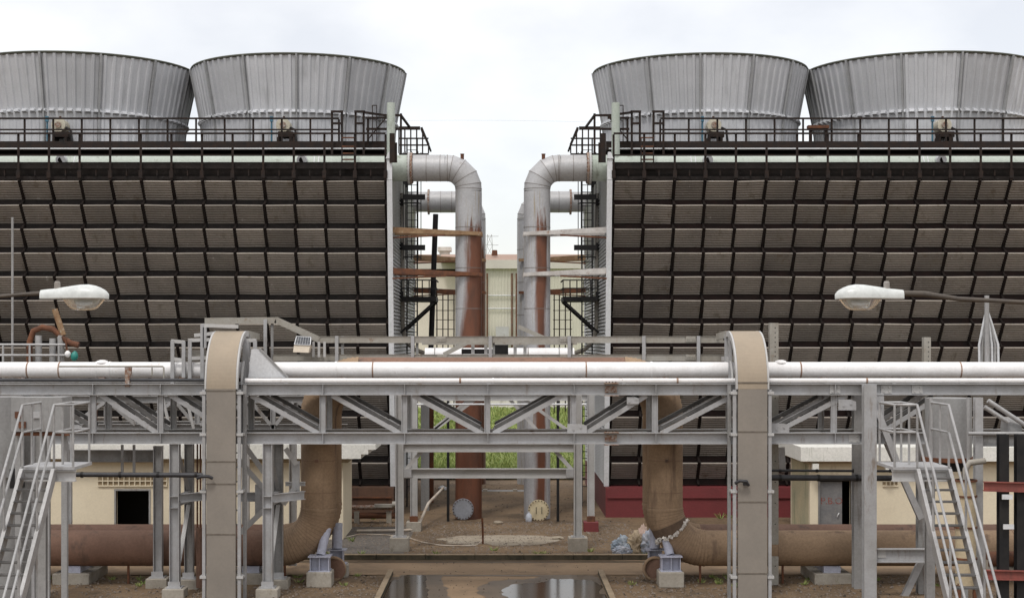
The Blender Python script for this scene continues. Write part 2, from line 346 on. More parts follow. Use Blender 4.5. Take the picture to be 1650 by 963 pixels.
M['water'] = mat('shallow_puddle', (.062, .045, .030), (.045, .034, .024), .11, spec=.12, grain=0, ns=.8, bump=.02, bs=5)
M['wet_road'] = mat('wet_sandy_concrete', (.125, .09, .058), (.085, .062, .04), .42, ns=1.1, stain=(.19, .145, .095), sth=.6, ssc=3, sz=1, spec=.3)
M['rubble'] = mat('dark_rubble', (.09, .068, .048), (.055, .042, .032), .95, ns=25)
M['pebble'] = mat('pale_pebbles', (.24, .20, .16), (.13, .10, .08), .9, ns=30)
gm = bpy.data.materials.new('grass_blade'); gm.use_nodes = True
_b = gm.node_tree.nodes['Principled BSDF']; _b.inputs['Roughness'].default_value = .7
_a = gm.node_tree.nodes.new('ShaderNodeNewGeometry'); _r = gm.node_tree.nodes.new('ShaderNodeValToRGB')
_r.color_ramp.elements[0].color = (.14, .21, .045, 1); _r.color_ramp.elements[1].color = (.30, .33, .10, 1)
gm.node_tree.links.new(_a.outputs['Random Per Island'], _r.inputs[0]); gm.node_tree.links.new(_r.outputs[0], _b.inputs['Base Color'])
M['grass'] = gm
gl = bpy.data.materials.new('clear_bowl'); gl.use_nodes = True
_b = gl.node_tree.nodes['Principled BSDF']; _b.inputs['Transmission Weight'].default_value = .85; _b.inputs['Roughness'].default_value = .08; _b.inputs['Base Color'].default_value = (.9, .92, .9, 1); _b.inputs['IOR'].default_value = 1.2
M['bowl'] = gl

# ================================================================== THE SETTING
YARD = .14                                            # the yard behind the kerb lies a kerb's height above the road
def sheet(name, x0, x1, y0, y1, z, m, nx=1, ny=1, amp=0., f=.5):
    mb = MB(); P = []
    for j in range(ny + 1):
        for i in range(nx + 1):
            x, y = x0 + (x1 - x0) * i / nx, y0 + (y1 - y0) * j / ny
            P.append((x, y, z + (amp * mnoise.noise(Vector((x * f, y * f, 3))) if amp else 0)))
    w = nx + 1
    mb.add(P, [(j * w + i, j * w + i + 1, (j + 1) * w + i + 1, (j + 1) * w + i) for j in range(ny) for i in range(nx)], amp > 0)
    return struct(mb.build(name, m))
sheet('ground', -1500, 1500, -200, 3000, -.03, M['dirt'])
sheet('dirt_verge', -30, -3.45, 20, 47.15, 0, M['dirt'], 120, 120, .05, 1.1)
sheet('dirt_verge', 3.2, 30, 20, 47.15, 0, M['dirt'], 120, 120, .05, 1.1)
sheet('road', -30, 30, 47.15, 50.3, .012, M['road'])
sheet('driveway', -3.3, 3.05, 20, 47.15, .008, M['road'])
mb = MB(); mb.span((-40, 50.52, -.3), (40, 77.9, YARD)); struct(mb.build('yard', M['dirt']))
sheet('gravel_bed', -6.6, -3.2, 50.9, 58.2, YARD + .006, M['gravel'])
sheet('field', -200, 200, 78.2, 420, .12, M['grass_base'])
def kerb(name, a, b, w, h):
    mb = MB(); a, b = Vector(a), Vector(b); n = max(1, int((b - a).length / 1.6)); d = (b - a) / n
    for i in range(n):
        j = random.uniform(-.006, .006)
        mb.bar(a + d * i + Vector((0, 0, j)), a + d * (i + 1) - d.normalized() * .012 + Vector((0, 0, j)), w, h)
    bend(struct(mb.build(name, M['kerb'])), .012)
    mb = MB()
    for i in range(n):
        mb.bar(a + d * i + Vector((0, 0, h / 2 + .012)), a + d * (i + 1) - d.normalized() * .02 + Vector((0, 0, h / 2 + .012)), w + .02, .03)
    return bend(struct(mb.build(name, M['kerb_top'])), .01)
kerb('kerb', (-30, 50.41, .045), (30, 50.41, .045), .2, .24)
kerb('kerb', (-3.37, 20, .03), (-3.37, 47.3, .03), .15, .2)
kerb('kerb', (3.12, 20, .03), (3.12, 47.3, .03), .15, .2)
kerb('kerb', (-20, 78.05, .1), (20, 78.05, .1), .26, .34)
# the irregular concrete patch in the middle of the yard
mb = MB(); P = []; n = 48
for i in range(n):
    t = 2 * math.pi * i / n; r = 1 + .18 * mnoise.noise(Vector((math.cos(t) * 2, math.sin(t) * 2, 1))) + .05 * mnoise.noise(Vector((math.cos(t) * 7, math.sin(t) * 7, 5)))
    P.append((xa(805, 54) + 2.15 * r * math.cos(t), 54.3 + 1.45 * r * math.sin(t), YARD + .008))
mb.add(P, [tuple(range(n))]); struct(mb.build('concrete_patch', M['slab']))
def puddle(cx, cy, rx, ry, sd, name='puddle', z=.016, m_='water'):
    mb = MB(); P = []; n = 140
    for i in range(n):
        t = 2 * math.pi * i / n
        r = 1 + .42 * mnoise.noise(Vector((math.cos(t) * 1.6 + sd, math.sin(t) * 1.6, sd))) + .1 * mnoise.noise(Vector((math.cos(t) * 5, math.sin(t) * 5 + sd, 2))) + .06 * mnoise.noise(Vector((math.cos(t) * 14, math.sin(t) * 14 + sd, 8)))
        x, y = cx + rx * r * math.cos(t), cy + ry * r * math.sin(t)
        if cy < 48: x = min(max(x, -3.28), 3.03); y = min(y, 47.12)
        else: y = min(y, 50.28)
        P.append((x, y, z))
    mb.add(P, [tuple(range(n))]); struct(mb.build(name, M[m_]))
puddle(-2.75, 43.6, .8, 3.0, 1.0)
puddle(1.75, 43.0, 1.5, 3.0, 4.3)
puddle(.2, 46.95, 2.9, .14, 7.7, 'wet_road', .0150, 'wet_road')
puddle(-2.6, 43.9, 1.25, 3.3, 1.0, 'wet_road', .0125, 'wet_road')
puddle(1.6, 43.2, 2.0, 3.6, 4.3, 'wet_road', .0120, 'wet_road')
puddle(-1, 49.95, 9, .3, 2.2, 'wet_road', .0165, 'wet_road')
# grass: nobody could count it
gv = []; gf = []
for i in range(52000):
    y = 78.4 + 83 * random.random() ** 1.7; x = random.uniform(-9 - (y - 78) * .12, 9 + (y - 78) * .12)
    q = mnoise.noise(Vector((x * .35, y * .25, 0)))
    h = (.14 + .22 * max(q, -.3) + .16 * random.random()) * (1 + (y - 78) * .004); w = .035 + (y - 78) * .0009
    a = random.uniform(0, math.pi); dx, dy = math.cos(a) * w, math.sin(a) * w
    lx, ly = random.uniform(-.22, .22), random.uniform(-.22, .22); k = len(gv)
    gv += [(x - dx, y - dy, .1), (x + dx, y + dy, .1), (x + lx, y + ly, .1 + max(h, .1))]; gf.append((k, k + 1, k + 2))
me = bpy.data.meshes.new('grass'); me.from_pydata(gv, [], gf); me.materials.append(gm)
go = bpy.data.objects.new('grass', me); COL.objects.link(go); go['kind'] = 'stuff'
# pebbles and grit
mb = MB()
def pebble(x, y, z, r):
    t = random.uniform(0, 6.28); P = [(x + r * math.cos(t + k * 1.257) * random.uniform(.7, 1.2), y + r * math.sin(t + k * 1.257) * random.uniform(.7, 1.2), z - r * .2) for k in range(5)]
    P += [(x + r * .5 * math.cos(t + k * 1.257), y + r * .5 * math.sin(t + k * 1.257), z + r * random.uniform(.3, .7)) for k in range(5)]
    mb.add(P, [(k, (k + 1) % 5, 5 + (k + 1) % 5, 5 + k) for k in range(5)] + [(5, 6, 7, 8, 9)])
for i in range(4200):
    s_ = random.choice((-1, 1)); x = random.uniform(3.3, 15) * s_; pebble(x - .1, random.uniform(41.5, 47), .02, abs(random.gauss(0, .018)) + .008)
for i in range(5200): pebble(random.uniform(-6.6, 5), random.uniform(50.7, 60), YARD + .005, abs(random.gauss(0, .018)) + .008)
o = mb.build('pebbles', M['pebble']); o['kind'] = 'stuff'
mb = MB()
for i in range(900): pebble(random.uniform(-9, 9), random.uniform(50.7, 76), YARD + .005, abs(random.gauss(0, .018)) + .012)
for i in range(900): pebble(random.choice((-1, 1)) * random.uniform(3.4, 15), random.uniform(42, 47), .02, abs(random.gauss(0, .018)) + .010)
for i in range(160): pebble(random.uniform(-3.2, 3), random.uniform(42, 50), .015, abs(random.gauss(0, .012)) + .01)
o = mb.build('dark_rubble', M['rubble']); o['kind'] = 'stuff'
wv = []; wf = []
def weed(x, y, z, n, hh):
    for i in range(n):
        a = random.uniform(0, 6.28); r_ = random.uniform(0, .09); w = .012; k = len(wv); h = hh * random.uniform(.4, 1)
        bx, by = x + math.cos(a) * r_, y + math.sin(a) * r_; lx, ly = math.cos(a) * h * .6, math.sin(a) * h * .6
        wv.extend([(bx - w, by, z), (bx + w, by, z), (bx + lx + w, by + ly, z + h * .7), (bx + lx * 1.5, by + ly * 1.5, z + h)]); wf.extend([(k, k + 1, k + 2), (k, k + 2, k + 3)])
for i in range(34): weed(random.uniform(-14, 14), 50.62 + random.random() ** 3 * 1.2, YARD, 16, .16)
for i in range(16): weed(random.choice((-1, 1)) * random.uniform(4.4, 16), random.choice((61.2, 60.9, 54.2)) - random.random() * .3, YARD, 18, .25)
for i in range(60): weed(random.choice((-1, 1)) * random.uniform(3.4, 15), random.uniform(44.6, 47.0), .02, 14, .14)
me = bpy.data.meshes.new('weeds'); me.from_pydata(wv, [], wf); me.materials.append(gm)
o = bpy.data.objects.new('weeds', me); COL.objects.link(o); o['kind'] = 'stuff'
# ================================================================== FAR BACKGROUND
b = thing('power_hall', 'pale clad hall with brown ridged roof seen between the two central risers', 'building', (2, 178, 0))
mb = MB(); x0, x1 = xa(779, 172), xa(960, 172)
n = int((x1 - x0) / .35); P = []
for i in range(n * 2 + 1):
    x = x0 + (x1 - x0) * i / (n * 2); y = 172 - (.07 if (i // 1) % 2 else 0); P += [(x, y, 0), (x, y, za(433, 172))]
mb.add(P, [(2 * i, 2 * i + 2, 2 * i + 3, 2 * i + 1) for i in range(n * 2)]); mb.span((x0, 172.1, 0), (x1, 186, za(433, 172))); mb.build('wall', M['far_wall'], b)
MB().span((x0 - .4, 171.4, za(433, 172)), (x1 + .4, 186.5, za(419, 172))).build('fascia', M['far_fascia'], b)
r_ = MB(); r_.prism([(x0 - 5, 171.5, za(419, 172)), (x0 - 5, 187, za(419, 172)), (x0 - 5, 179, za(404, 172))], (x1 - x0 + 6, 0, 0))
ro = r_.build('roof', M['far_roof'], b)
MB().cyl(at(797, 412, 175), at(797, 403, 175), .35, .3, 10).build('roof_vent', M['rust'], ro)
for px in (785, 825, 832): MB().cyl(at(px, 560, 171.6), at(px, 440, 171.6), .09, seg=6).build('downpipe', M['rust'], b)
for py in (476, 497): MB().cyl(at(783, py, 171.7), at(840, py, 171.7), .07, seg=6).build('conduit', M['white_trim'], b)
MB().span(at(799, 543, 171.2), at(820, 526, 169.8)).build('wall_unit', M['steel_light'], b)
b = thing('office_block', 'cream block with dark strip windows left of the pale clad hall', 'building', (xa(705, 180), 183, 0))
MB().span((xa(640, 178), 178, 0), (xa(778, 178), 195, za(436, 178))).build('wall', M['far_cream'], b)
MB().span((xa(640, 178), 177.9, za(441, 178)), (xa(776, 178), 194.9, za(434, 178))).build('window_band', M['dark_in'], b)
MB().span((xa(632, 178), 177.4, za(433.5, 178)), (xa(778, 178), 195.4, za(424, 178))).build('parapet', M['far_fascia'], b)
mb = MB(); mb.span((xa(640, 184), 184, za(424, 184)), (xa(776, 184), 193, za(410, 184))); mb.build('roof', M['far_roof'], b)
mb = MB(); mb.span(at(708, 412, 182), at(725, 404, 184)); mb.span(at(705, 403.8, 181.6), at(728, 400, 184.4)); mb.build('roof_ventilator', M['wall_white'], b)
b = thing('site_wall', 'stained white boundary wall at the far edge of the grass', 'wall', (0, 162, 0))
MB().span((-60, 162, 0), (60, 162.3, za(642, 162))).build('wall_face', M['wall_white'], b)
MB().span((-60, 161.9, za(641.9, 162)), (60, 162.4, za(640.5, 162))).build('coping', M['concrete'], b)
b = thing('lattice_pylon', 'far grey lattice power pylon rising above the brown roof', 'pylon', (xa(789, 380), 380, 0))
mb = MB(); top = za(378, 380); cx = xa(789, 380)
for sx_ in (-1, 1):
    for sy in (-1, 1): mb.bar((cx + sx_ * 2.6, 380 + sy * 2.6, 0), (cx + sx_ * .5, 380 + sy * .5, top), .12, .12)
zz = 0; w = 2.6
for i in range(12):
    z0, z1 = top * i / 12, top * (i + 1) / 12; w0, w1 = 2.6 - 2.1 * i / 12, 2.6 - 2.1 * (i + 1) / 12
    mb.bar((cx - w0, 380 - w0, z0), (cx + w1, 380 - w1, z1), .08, .08); mb.bar((cx + w0, 380 - w0, z0), (cx - w1, 380 - w1, z1), .08, .08)
for z in (top - .4, top - 2.6): mb.bar((cx - 2.2, 380, z), (cx + 2.2, 380, z), .09, .09)
mb.build('lattice', M['steel_rear'], b)
tag(MB().tube([at(650 + 12.6 * i, 193 + .011 * (i - 12) ** 2 + i * .1, 300) for i in range(26)], .010, 5).build('overhead_wire', M['black']), 'thin dark overhead wire crossing the pale sky between towers', 'wire')

# ================================================================== COOLING TOWERS
ZT, ZB, NROW, NBAY = 13.54, 1.40, 13, 15
def yf(z): return 60 + 1.9 * (ZT - z) / (ZT - ZB)
XC, XD, BW = 4.34, 4.47, 1.2                          # end-wall plane, first louver post, bay width
X1 = XD + NBAY * BW
pitch = (ZT - ZB) / NROW; PH, PIN = .715, .62
pan = None
def tower(s):
    global pan
    side = 'left' if s < 0 else 'right'
    t = thing('cooling_tower', 'long cooling tower with rust brown basin and louvered face, left of the risers' if s < 0 else 'long cooling tower standing on a dark red painted basin, right of the risers', 'cooling tower', (s * 13.5, 68, YARD), 'cooling towers')
    # inner fill, roof and basin
    mb = MB()
    P = [(s * (XC + .12), yf(ZB) + 1.0, ZB), (s * (XC + .12), 60.95, ZT), (s * X1, 60.95, ZT), (s * X1, yf(ZB) + 1.0, ZB)]
    mb.add(P, [(0, 1, 2, 3)]); mb.span((s * (XC + .15), 63.6, ZB), (s * X1, 75, 15.0)); mb.build('inner_shade_fill', M['void'], t)
    MB().span((s * (XC - .08), 61.35, 0), (s * (X1 + .5), 76, 1.33)).build('basin', M['basin_rust'] if s < 0 else M['red'], t)
    MB().span((s * (XC + .0), 61.28, .92), (s * (X1 + .5), 61.345, .97)).build('basin_ledge', M['rust'] if s < 0 else M['red'], t)
    # louver panels: one corrugated board panel per bay and row
    mb = MB(); P = []; nw = 8; m_ = nw * 5
    wd = BW - .13
    for i in range(m_ + 1):
        f = i / m_; fr = (f * nw) % 1; bumpv = (0, .055, .05, .045, .0)[i % 5]
        y = PIN * f; z = -PH * f; ny, nz_ = -.755, -.655
        P += [(-wd / 2, y + ny * bumpv, z + nz_ * bumpv), (wd / 2, y + ny * bumpv, z + nz_ * bumpv)]
    Fq = [(2 * i, 2 * i + 1, 2 * i + 3, 2 * i + 2) for i in range(m_)]
    rest = MB()
    for r in range(NROW):
        for k in range(NBAY):
            z = ZT - r * pitch - .02; x = s * (XD + (k + .5) * BW); y = yf(z)
            jt = random.uniform(-.012, .012)
            if r < 7 and k < 13:
                if pan is None:
                    q = MB(); q.add(P, Fq, False); pan = bpy.data.meshes.new('louver_panel'); pan.from_pydata([tuple(v) for v in q.v], [], q.f); pan.materials.append(M['louver'])
                o = bpy.data.objects.new('louver_panel', pan); COL.objects.link(o); o.parent = t
                o.location = Vector((x, y, z)) - BASE[t.name]; o.rotation_euler = (random.uniform(-.035, .035), random.uniform(-.012, .012) if random.random() < .85 else random.uniform(-.03, .03), random.uniform(-.01, .01))
            else: rest.add([(x + v[0], y + v[1], z + v[2]) for v in P], Fq)
    ro = rest.build('louver_panels', M['louver'], t); ro['kind'] = 'stuff'
    for r in range(NROW):                              # timber girt in the gap under each row
        z = ZT - r * pitch - PH - .12; y = yf(z)
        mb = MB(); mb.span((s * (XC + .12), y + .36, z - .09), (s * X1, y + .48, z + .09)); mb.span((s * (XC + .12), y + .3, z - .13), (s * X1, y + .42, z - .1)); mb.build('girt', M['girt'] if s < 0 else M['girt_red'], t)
    for k in range(NBAY + 1):                          # sawtooth post between bays
        mb = MB(); x = s * (XD + k * BW)
        for r in range(NROW):
            z = ZT - r * pitch; y = yf(z)
            j1, j2 = random.uniform(-.018, .018), random.uniform(-.018, .018)
            mb.bar((x + j1, y - .03, z + .02), (x + j2, y + PIN - .05, z - PH), random.uniform(.085, .115), .1, up=(0, -1, -1))
            mb.bar((x + j2, y + PIN - .09, z - PH - .02), (x, yf(z - pitch) + .05, z - pitch - .02), .085, .09, up=(0, -1, 0))
            if random.random() < .6: mb.box((x, y + .1, z - .03), (.19, .09, .13))
        mb.build('louver_post', M['louver_post'], t)
    # end wall of corrugated sheet, corner strips
    mb = MB(); P = []; n = 88; ztop = 14.3
    for i in range(n * 4 + 1):
        z = ztop - (ztop - 1.36) * i / (n * 4); d = (.0, -.03, -.06, -.09)[i % 4]
        zz = min(z, ZT)
        P += [(s * (XC + d), yf(zz) + .05, z), (s * (XC + d), 136.9 - yf(zz), z)]
    mb.add(P, [(2 * i, 2 * i + 1, 2 * i + 3, 2 * i + 2) for i in range(n * 4)], False); mb.build('end_wall', M['end_wall'], t)
    for nm, yy in (('corner_strip', lambda z: yf(min(z, ZT)) - .06), ('corner_strip', lambda z: 137.0 - yf(min(z, ZT)))):
        mb = MB(); mb.bar((s * (XC - .02), yy(14.35), 14.35), (s * (XC - .02), yy(ZT), ZT), .2, .16, up=(0, 1, 0)); mb.bar((s * (XC - .02), yy(ZT), ZT), (s * (XC - .02), yy(1.36), 1.36), .2, .16, up=(0, 1, 0))
        mb.build(nm, M['white_trim'], t)
    MB().prism([(s * (XC - .13), 59.8, 14.36), (s * (XC + .12), 59.8, 14.36), (s * (XC + .02), 59.8, 14.62), (s * (XC - .08), 59.8, 14.62)], (0, .3, 0)).build('corner_cap', M['white_trim'], t)
    # dark fascia beams over the louvers
    mb = MB(); mb.span((s * (XC + .1), 59.98, 13.98), (s * X1, 60.2, 14.24)); mb.span((s * (XC + .1), 60.1, 13.57), (s * X1, 60.3, 13.7))
    mb.span((s * (XC + .1), 60.45, 13.5), (s * X1, 60.5, 14.1)); mb.build('fascia_beam', M['girt'], t)
    for k in range(NBAY * 1): MB().box((s * (XD + (k + .5) * BW), 60.06, 13.84), (.05, .08, .26)).build('fascia_cleat', M['rail_dark'], t) if k < 14 else None
    # fan deck
    mb = MB(); mb.span((s * (XC + .05), 62.3, 15.02), (s * X1, 76.2, 15.14)); mb.build('fan_deck', M['deck'], t)
    MB().span((s * (XC + .0), 62.12, 14.98), (s * X1, 62.28, 15.34)).build('deck_edge_beam', M['rail_dark'], t)
    MB().cyl((s * (XC + .1), 62.0, 15.02), (s * (X1), 62.0, 15.02), .03, seg=8).build('wash_line', M['white_trim'], t)
    MB().span((s * (XC + .1), 62.6, 13.6), (s * X1, 62.7, 15.0)).build('plenum_shade_wall', M['void'], t)
    return t
tower(-1); tower(1)

# fan stacks: thirteen ribbed shell panels each
ST = dict(r=[(0, 4.19), (.25, 4.17), (.7, 4.17), (1.1, 4.19), (1.5, 4.24), (1.9, 4.31), (2.3, 4.39), (2.8, 4.49), (3.3, 4.59), (3.78, 4.68)])
def stack_r(h):
    L_ = ST['r']
    for (h0, r0), (h1, r1) in zip(L_, L_[1:]):
        if h <= h1: f = (h - h0) / (h1 - h0); f = f * f * (3 - 2 * f) * .3 + f * .7; return r0 + (r1 - r0) * f
    return L_[-1][1]
ZS = 15.34
def stack(cx, label, off, kr=1.0):
    t = thing('fan_stack', label, 'fan stack', (cx, 68, ZS), 'fan stacks on the cooling towers')
    NP, NR = 13, 6; da = 360 / NP
    hs = sorted(set([0, .12, .4, .75, 1.1, 1.36, 1.42, 1.5, 1.56, 1.8, 2.1, 2.5, 2.9, 3.3, 3.78]))
    def ang(a): return Vector((math.sin(R(a)), -math.cos(R(a)), 0))
    for p in range(NP):
        a0 = off + p * da + .55; a1 = off + (p + 1) * da - .55; n = NR * 8
        mb = MB(); P = []
        for i in range(n + 1):
            a = a0 + (a1 - a0) * i / n; fr = (i % 8) / 8
            rib = 1 if (.20 <= fr <= .55) else 0
            for h in hs:
                lip = 0
                if 1.42 <= h <= 1.5 and rib == 0: lip = .17
                low = .035 if h < 1.45 else .0
                P.append(Vector((cx, 68, ZS + h)) + ang(a) * (kr * stack_r(h) + (.06 if h > 1.45 else .04) * rib + lip + low))
        m_ = len(hs)
        mb.add(P, [(i * m_ + j, (i + 1) * m_ + j, (i + 1) * m_ + j + 1, i * m_ + j + 1) for i in range(n) for j in range(m_ - 1)], False)
        mb.build('shell_panel', M['stack'], t)
        mb = MB(); P = []
        for h in hs:
            for a, dr in ((a1 + .1, -.02), (a1 + .1, .13), (a1 + 1.0, .13), (a1 + 1.0, -.02)): P.append(Vector((cx, 68, ZS + h)) + ang(a) * (kr * stack_r(h) + dr))
        mb.add(P, [(4 * j + k, 4 * j + k + 1, 4 * j + 5 + k, 4 * j + 4 + k) for j in range(m_ - 1) for k in range(3)])
        mb.build('panel_flange', M['stack_flange'], t)
    mb = MB(); rt = kr * stack_r(3.78)
    mb.tube([Vector((cx, 68, ZS + 3.79)) + ang(a * 5) * (rt + .03) for a in range(73)], .055, 6, False); mb.build('rim', M['rim'], t)
    mb = MB(); P = []
    for a in range(0, 361, 5):
        for h in (0, 1, 2, 3, 3.75): P.append(Vector((cx, 68, ZS + h)) + ang(a) * (kr * stack_r(h) - .08))
    mb.add(P, [(i * 5 + j, i * 5 + j + 1, (i + 1) * 5 + j + 1, (i + 1) * 5 + j) for i in range(72) for j in range(4)]); mb.build('inner_lining', M['stack_flange'], t)
stack(xa(482, 68), 'grey ribbed fan stack above the left tower, nearest the pipes', 6)
stack(xa(129, 68), 'grey ribbed fan stack above the left tower, cut by the photo edge', -3, 1.08)
stack(xa(1127, 68), 'grey ribbed fan stack above the red-based tower, nearest the pipes', -7)
stack(xa(1482, 68), 'grey ribbed fan stack above the red-based tower, cut by the photo edge', 4, 1.08)

# guard rails on the towers
def rail_run(name, label, s, y, ztop, zmid, zfoot, x0, x1, step, post_w, group, mat_=None):
    t = thing(name, label, 'guard rail', (s * (x0 + x1) / 2, y, zfoot), group)
    m_ = mat_ or M['rail_dark']
    MB().bar((s * x0, y, ztop), (s * x1, y, ztop), .07, .07).build('top_rail', m_, t)
    MB().bar((s * x0, y, zmid), (s * x1, y, zmid), .055, .06).build('mid_rail', m_, t)
    x = x0
    while x <= x1 + .01:
        mb = MB(); mb.bar((s * x, y + .052, zfoot), (s * x, y + .052, ztop - .036), post_w, .05, up=(0, 1, 0))
        if zfoot < 14: mb.box((s * x, y + .03, zfoot + .25), (post_w + .06, .11, .3))
        mb.build('post', m_, t); x += step
    return t
for s in (-1, 1):
    n_ = 'rust-footed' if s < 0 else 'red-based'
    rail_run('guard_rail', f'tall dark guard rail along the louver head of the {n_} tower' if s > 0 else 'tall dark guard rail along the louver head of the rust-brown based tower', s, 59.82, za(215, 59.8), za(250, 59.8), 13.5, XD + BW * (0 if s < 0 else 0), X1, BW, .085, 'guard rails on the towers')
    rail_run('guard_rail', 'shorter rust-brown guard rail at the fan deck edge, above the green header on red-based tower' if s > 0 else 'shorter rust-brown guard rail at the fan deck edge of the rust-brown based tower', s, 62.2, za(191, 62.2), za(209, 62.2), 15.34, 6.55, X1 - .1, 1.165, .075, 'guard rails on the towers')

# header pipes, risers, brackets
def bolts(mb, c, r, n, ax, l=.05, rb=.03):
    for i in range(n):
        a = 2 * math.pi * i / n
        p = c + (Vector((0, math.cos(a), math.sin(a))) if ax == 'x' else Vector((math.cos(a), 0, math.sin(a)))) * r
        d = Vector((l, 0, 0)) if ax == 'x' else Vector((0, l, 0))
        mb.cyl(p - d, p + d, rb, seg=6, smooth=False)
def header(s):
    t = thing('header_pipe', ('algae-green header pipe lying along the tower top above the rust-brown basin' if s < 0 else 'algae-green header pipe lying along the tower top above the red basin'), 'pipe', (s * 12, 61.1, 13.6), 'header pipes')
    zc_, y = 14.13, 61.1
    MB().cyl((s * 3.66, y, zc_), (s * X1, y, zc_), .525, seg=32).build('pipe_body', M['header'], t)
    mb = MB(); mb.cyl((s * 3.58, y, zc_), (s * 3.66, y, zc_), .63, seg=32); fl = mb.build('flange', M['steel_light'], t)
    mb = MB(); bolts(mb, Vector((s * 3.57, y, zc_)), .575, 24, 'x', .11, .032); mb.build('bolt_ring', M['bolt'], fl)
    for px in ((487, 100) if s < 0 else (1140, 1515)):
        x = xa(px, 60.6)
        mb = MB(); mb.tube([(x, y - .4, zc_ + .28), (x, y - .62, zc_ + .27), (x, y - .72, zc_ + .24)], .2, 14, True); nz_ = mb.build('nozzle', M['white_trim'], t)
        MB().cyl((x, y - .725, zc_ + .24), (x + .01, y - .74, zc_ + .24), .11, seg=12).build('nozzle_bore_shade', M['void'], nz_)
        for dx in (.45, .62): 
            mb = MB(); mb.cyl((x - s * dx, y, zc_), (x - s * (dx + .04), y, zc_), .54, seg=32); mb.build('clamp_band', M['white_trim'], t)
    mb = MB(); x = xa(630 if s < 0 else 992, 60.9); mb.cyl((x, 60.9, 14.3), (x, 60.9, za(166, 60.9)), .165, seg=14); mb.build('vent_pipe', M['header'], t)
def riser(s, y, label, m_, near):
    t = thing('riser_pipe', label, 'pipe', (s * 1.2, y, YARD), 'vertical riser pipes')
    zc_ = 14.13; xr = -1.24 if s < 0 else 1.5
    if not near: xr = -1.22 if s < 0 else 1.40
    r = .53; RB = .84
    # vertical run, mitred elbow, horizontal run to the flange
    d = 1 if s > 0 else -1
    pts = [Vector((xr + d * RB * (1 - math.cos(R(a))), y, zc_ - RB + RB * math.sin(R(a)))) for a in (0, 22.5, 45, 67.5, 90)]
    vert = MB().cyl((xr, y, YARD), (xr, y, zc_ - RB - .1), r, seg=36, caps=True).build('vertical_run', m_, t)
    mb = MB(); mb.tube([Vector((xr, y, zc_ - RB - .1))] + [Vector((xr + d * RB * (1 - math.cos(R(a))) , y, zc_ - RB + RB * math.sin(R(a)))) for a in (10, 32, 58, 80)] + [Vector((xr + d * (RB + .1), y, zc_))], r, 48, False)
    mb.sm = [False] * len(mb.sm)
    mb.build('elbow', M['cladding'], t)
    xf = s * 3.48
    MB().cyl((xr + d * (RB + .1), y, zc_), (xf, y, zc_), r, r, 36).build('horizontal_run', M['cladding'], t)
    mb = MB(); mb.cyl((xf, y, zc_), (s * 3.57, y, zc_), .63, seg=32); mb.build('flange', M['steel_rust'], t)
    mb = MB()
    for a in (0, 10, 32, 58, 80, 90):
        c = Vector((xr + d * RB * (1 - math.cos(R(a))), y, zc_ - RB + RB * math.sin(R(a)))); dv = Vector((d * math.sin(R(a)), 0, math.cos(R(a))))
        mb.cyl(c - dv * .009, c + dv * .009, r + .008, seg=36)
    z = zc_ - RB - 1.55
    while z > .6: mb.cyl((xr, y, z), (xr, y, z + .022), r + .009, seg=36); z -= 1.62
    for q in (.55, 1.1): mb.cyl((xf - d * q, y, zc_), (xf - d * q + .02, y, zc_), r + .008, seg=36)
    split_build(mb, 'seam_band', M['seam'], t)
    if near:
        p = Vector((xr + d * RB * .3, y - .1, zc_ + .36)); mb = MB(); mb.cyl(p - Vector((0, 0, .1)), p + Vector((0, 0, .17)), .07, seg=12); mb.cyl(p + Vector((0, 0, .17)), p + Vector((0, 0, .2)), .085, seg=12); mb.build('vent_stub', M['rust'], t)
        px, py = (746, 825) if s < 0 else (868, 827)
        c = at(px, py, y - .72); c.z += .13
        MB().cyl(Vector((c.x, y - .3, c.z)), Vector((c.x, y - .66, c.z)), .36, seg=28).build('stub_nozzle', m_, t)
        fl = MB().cyl((c.x, y - .66, c.z), (c.x, y - .74, c.z), .42, seg=36).build('blind_flange', M['blind_grey'] if s < 0 else M['blind_cream'], t)
        mb = MB(); bolts(mb, Vector((c.x, y - .75, c.z)), .385, 20, 'y', .03, .026); mb.build('bolt_ring', M['bolt'], fl)
        if s > 0:
            mb = MB()
            for dx in (-.1, .12): mb.tube([(c.x + dx, y - .74, c.z - .13), (c.x + dx, y - .8, c.z - .11), (c.x + dx, y - .8, c.z + .11), (c.x + dx, y - .74, c.z + .13)], .012, 6)
            split_build(mb, 'lift_handle', M['black'], fl)
    else: MB().cyl((s * 3.57, y, zc_), (s * 4.5, y, zc_), .5, seg=32).build('wall_stub', M['cladding'], t)
    return xr
header(-1); header(1)
XR = {}
XR[-1] = riser(-1, 61.1, 'grey riser pipe streaked red-brown, with grey disc flange at its foot', M['riser_l'], True)
XR[1] = riser(1, 61.1, 'silver riser pipe with rust stripe and cream disc flange at its foot', M['riser_r'], True)
riser(-1, 75.9, 'rear riser pipe behind the red-brown streaked one', M['riser_l'], False)
riser(1, 75.9, 'rear riser pipe behind the silver rust-striped one', M['riser_r'], False)

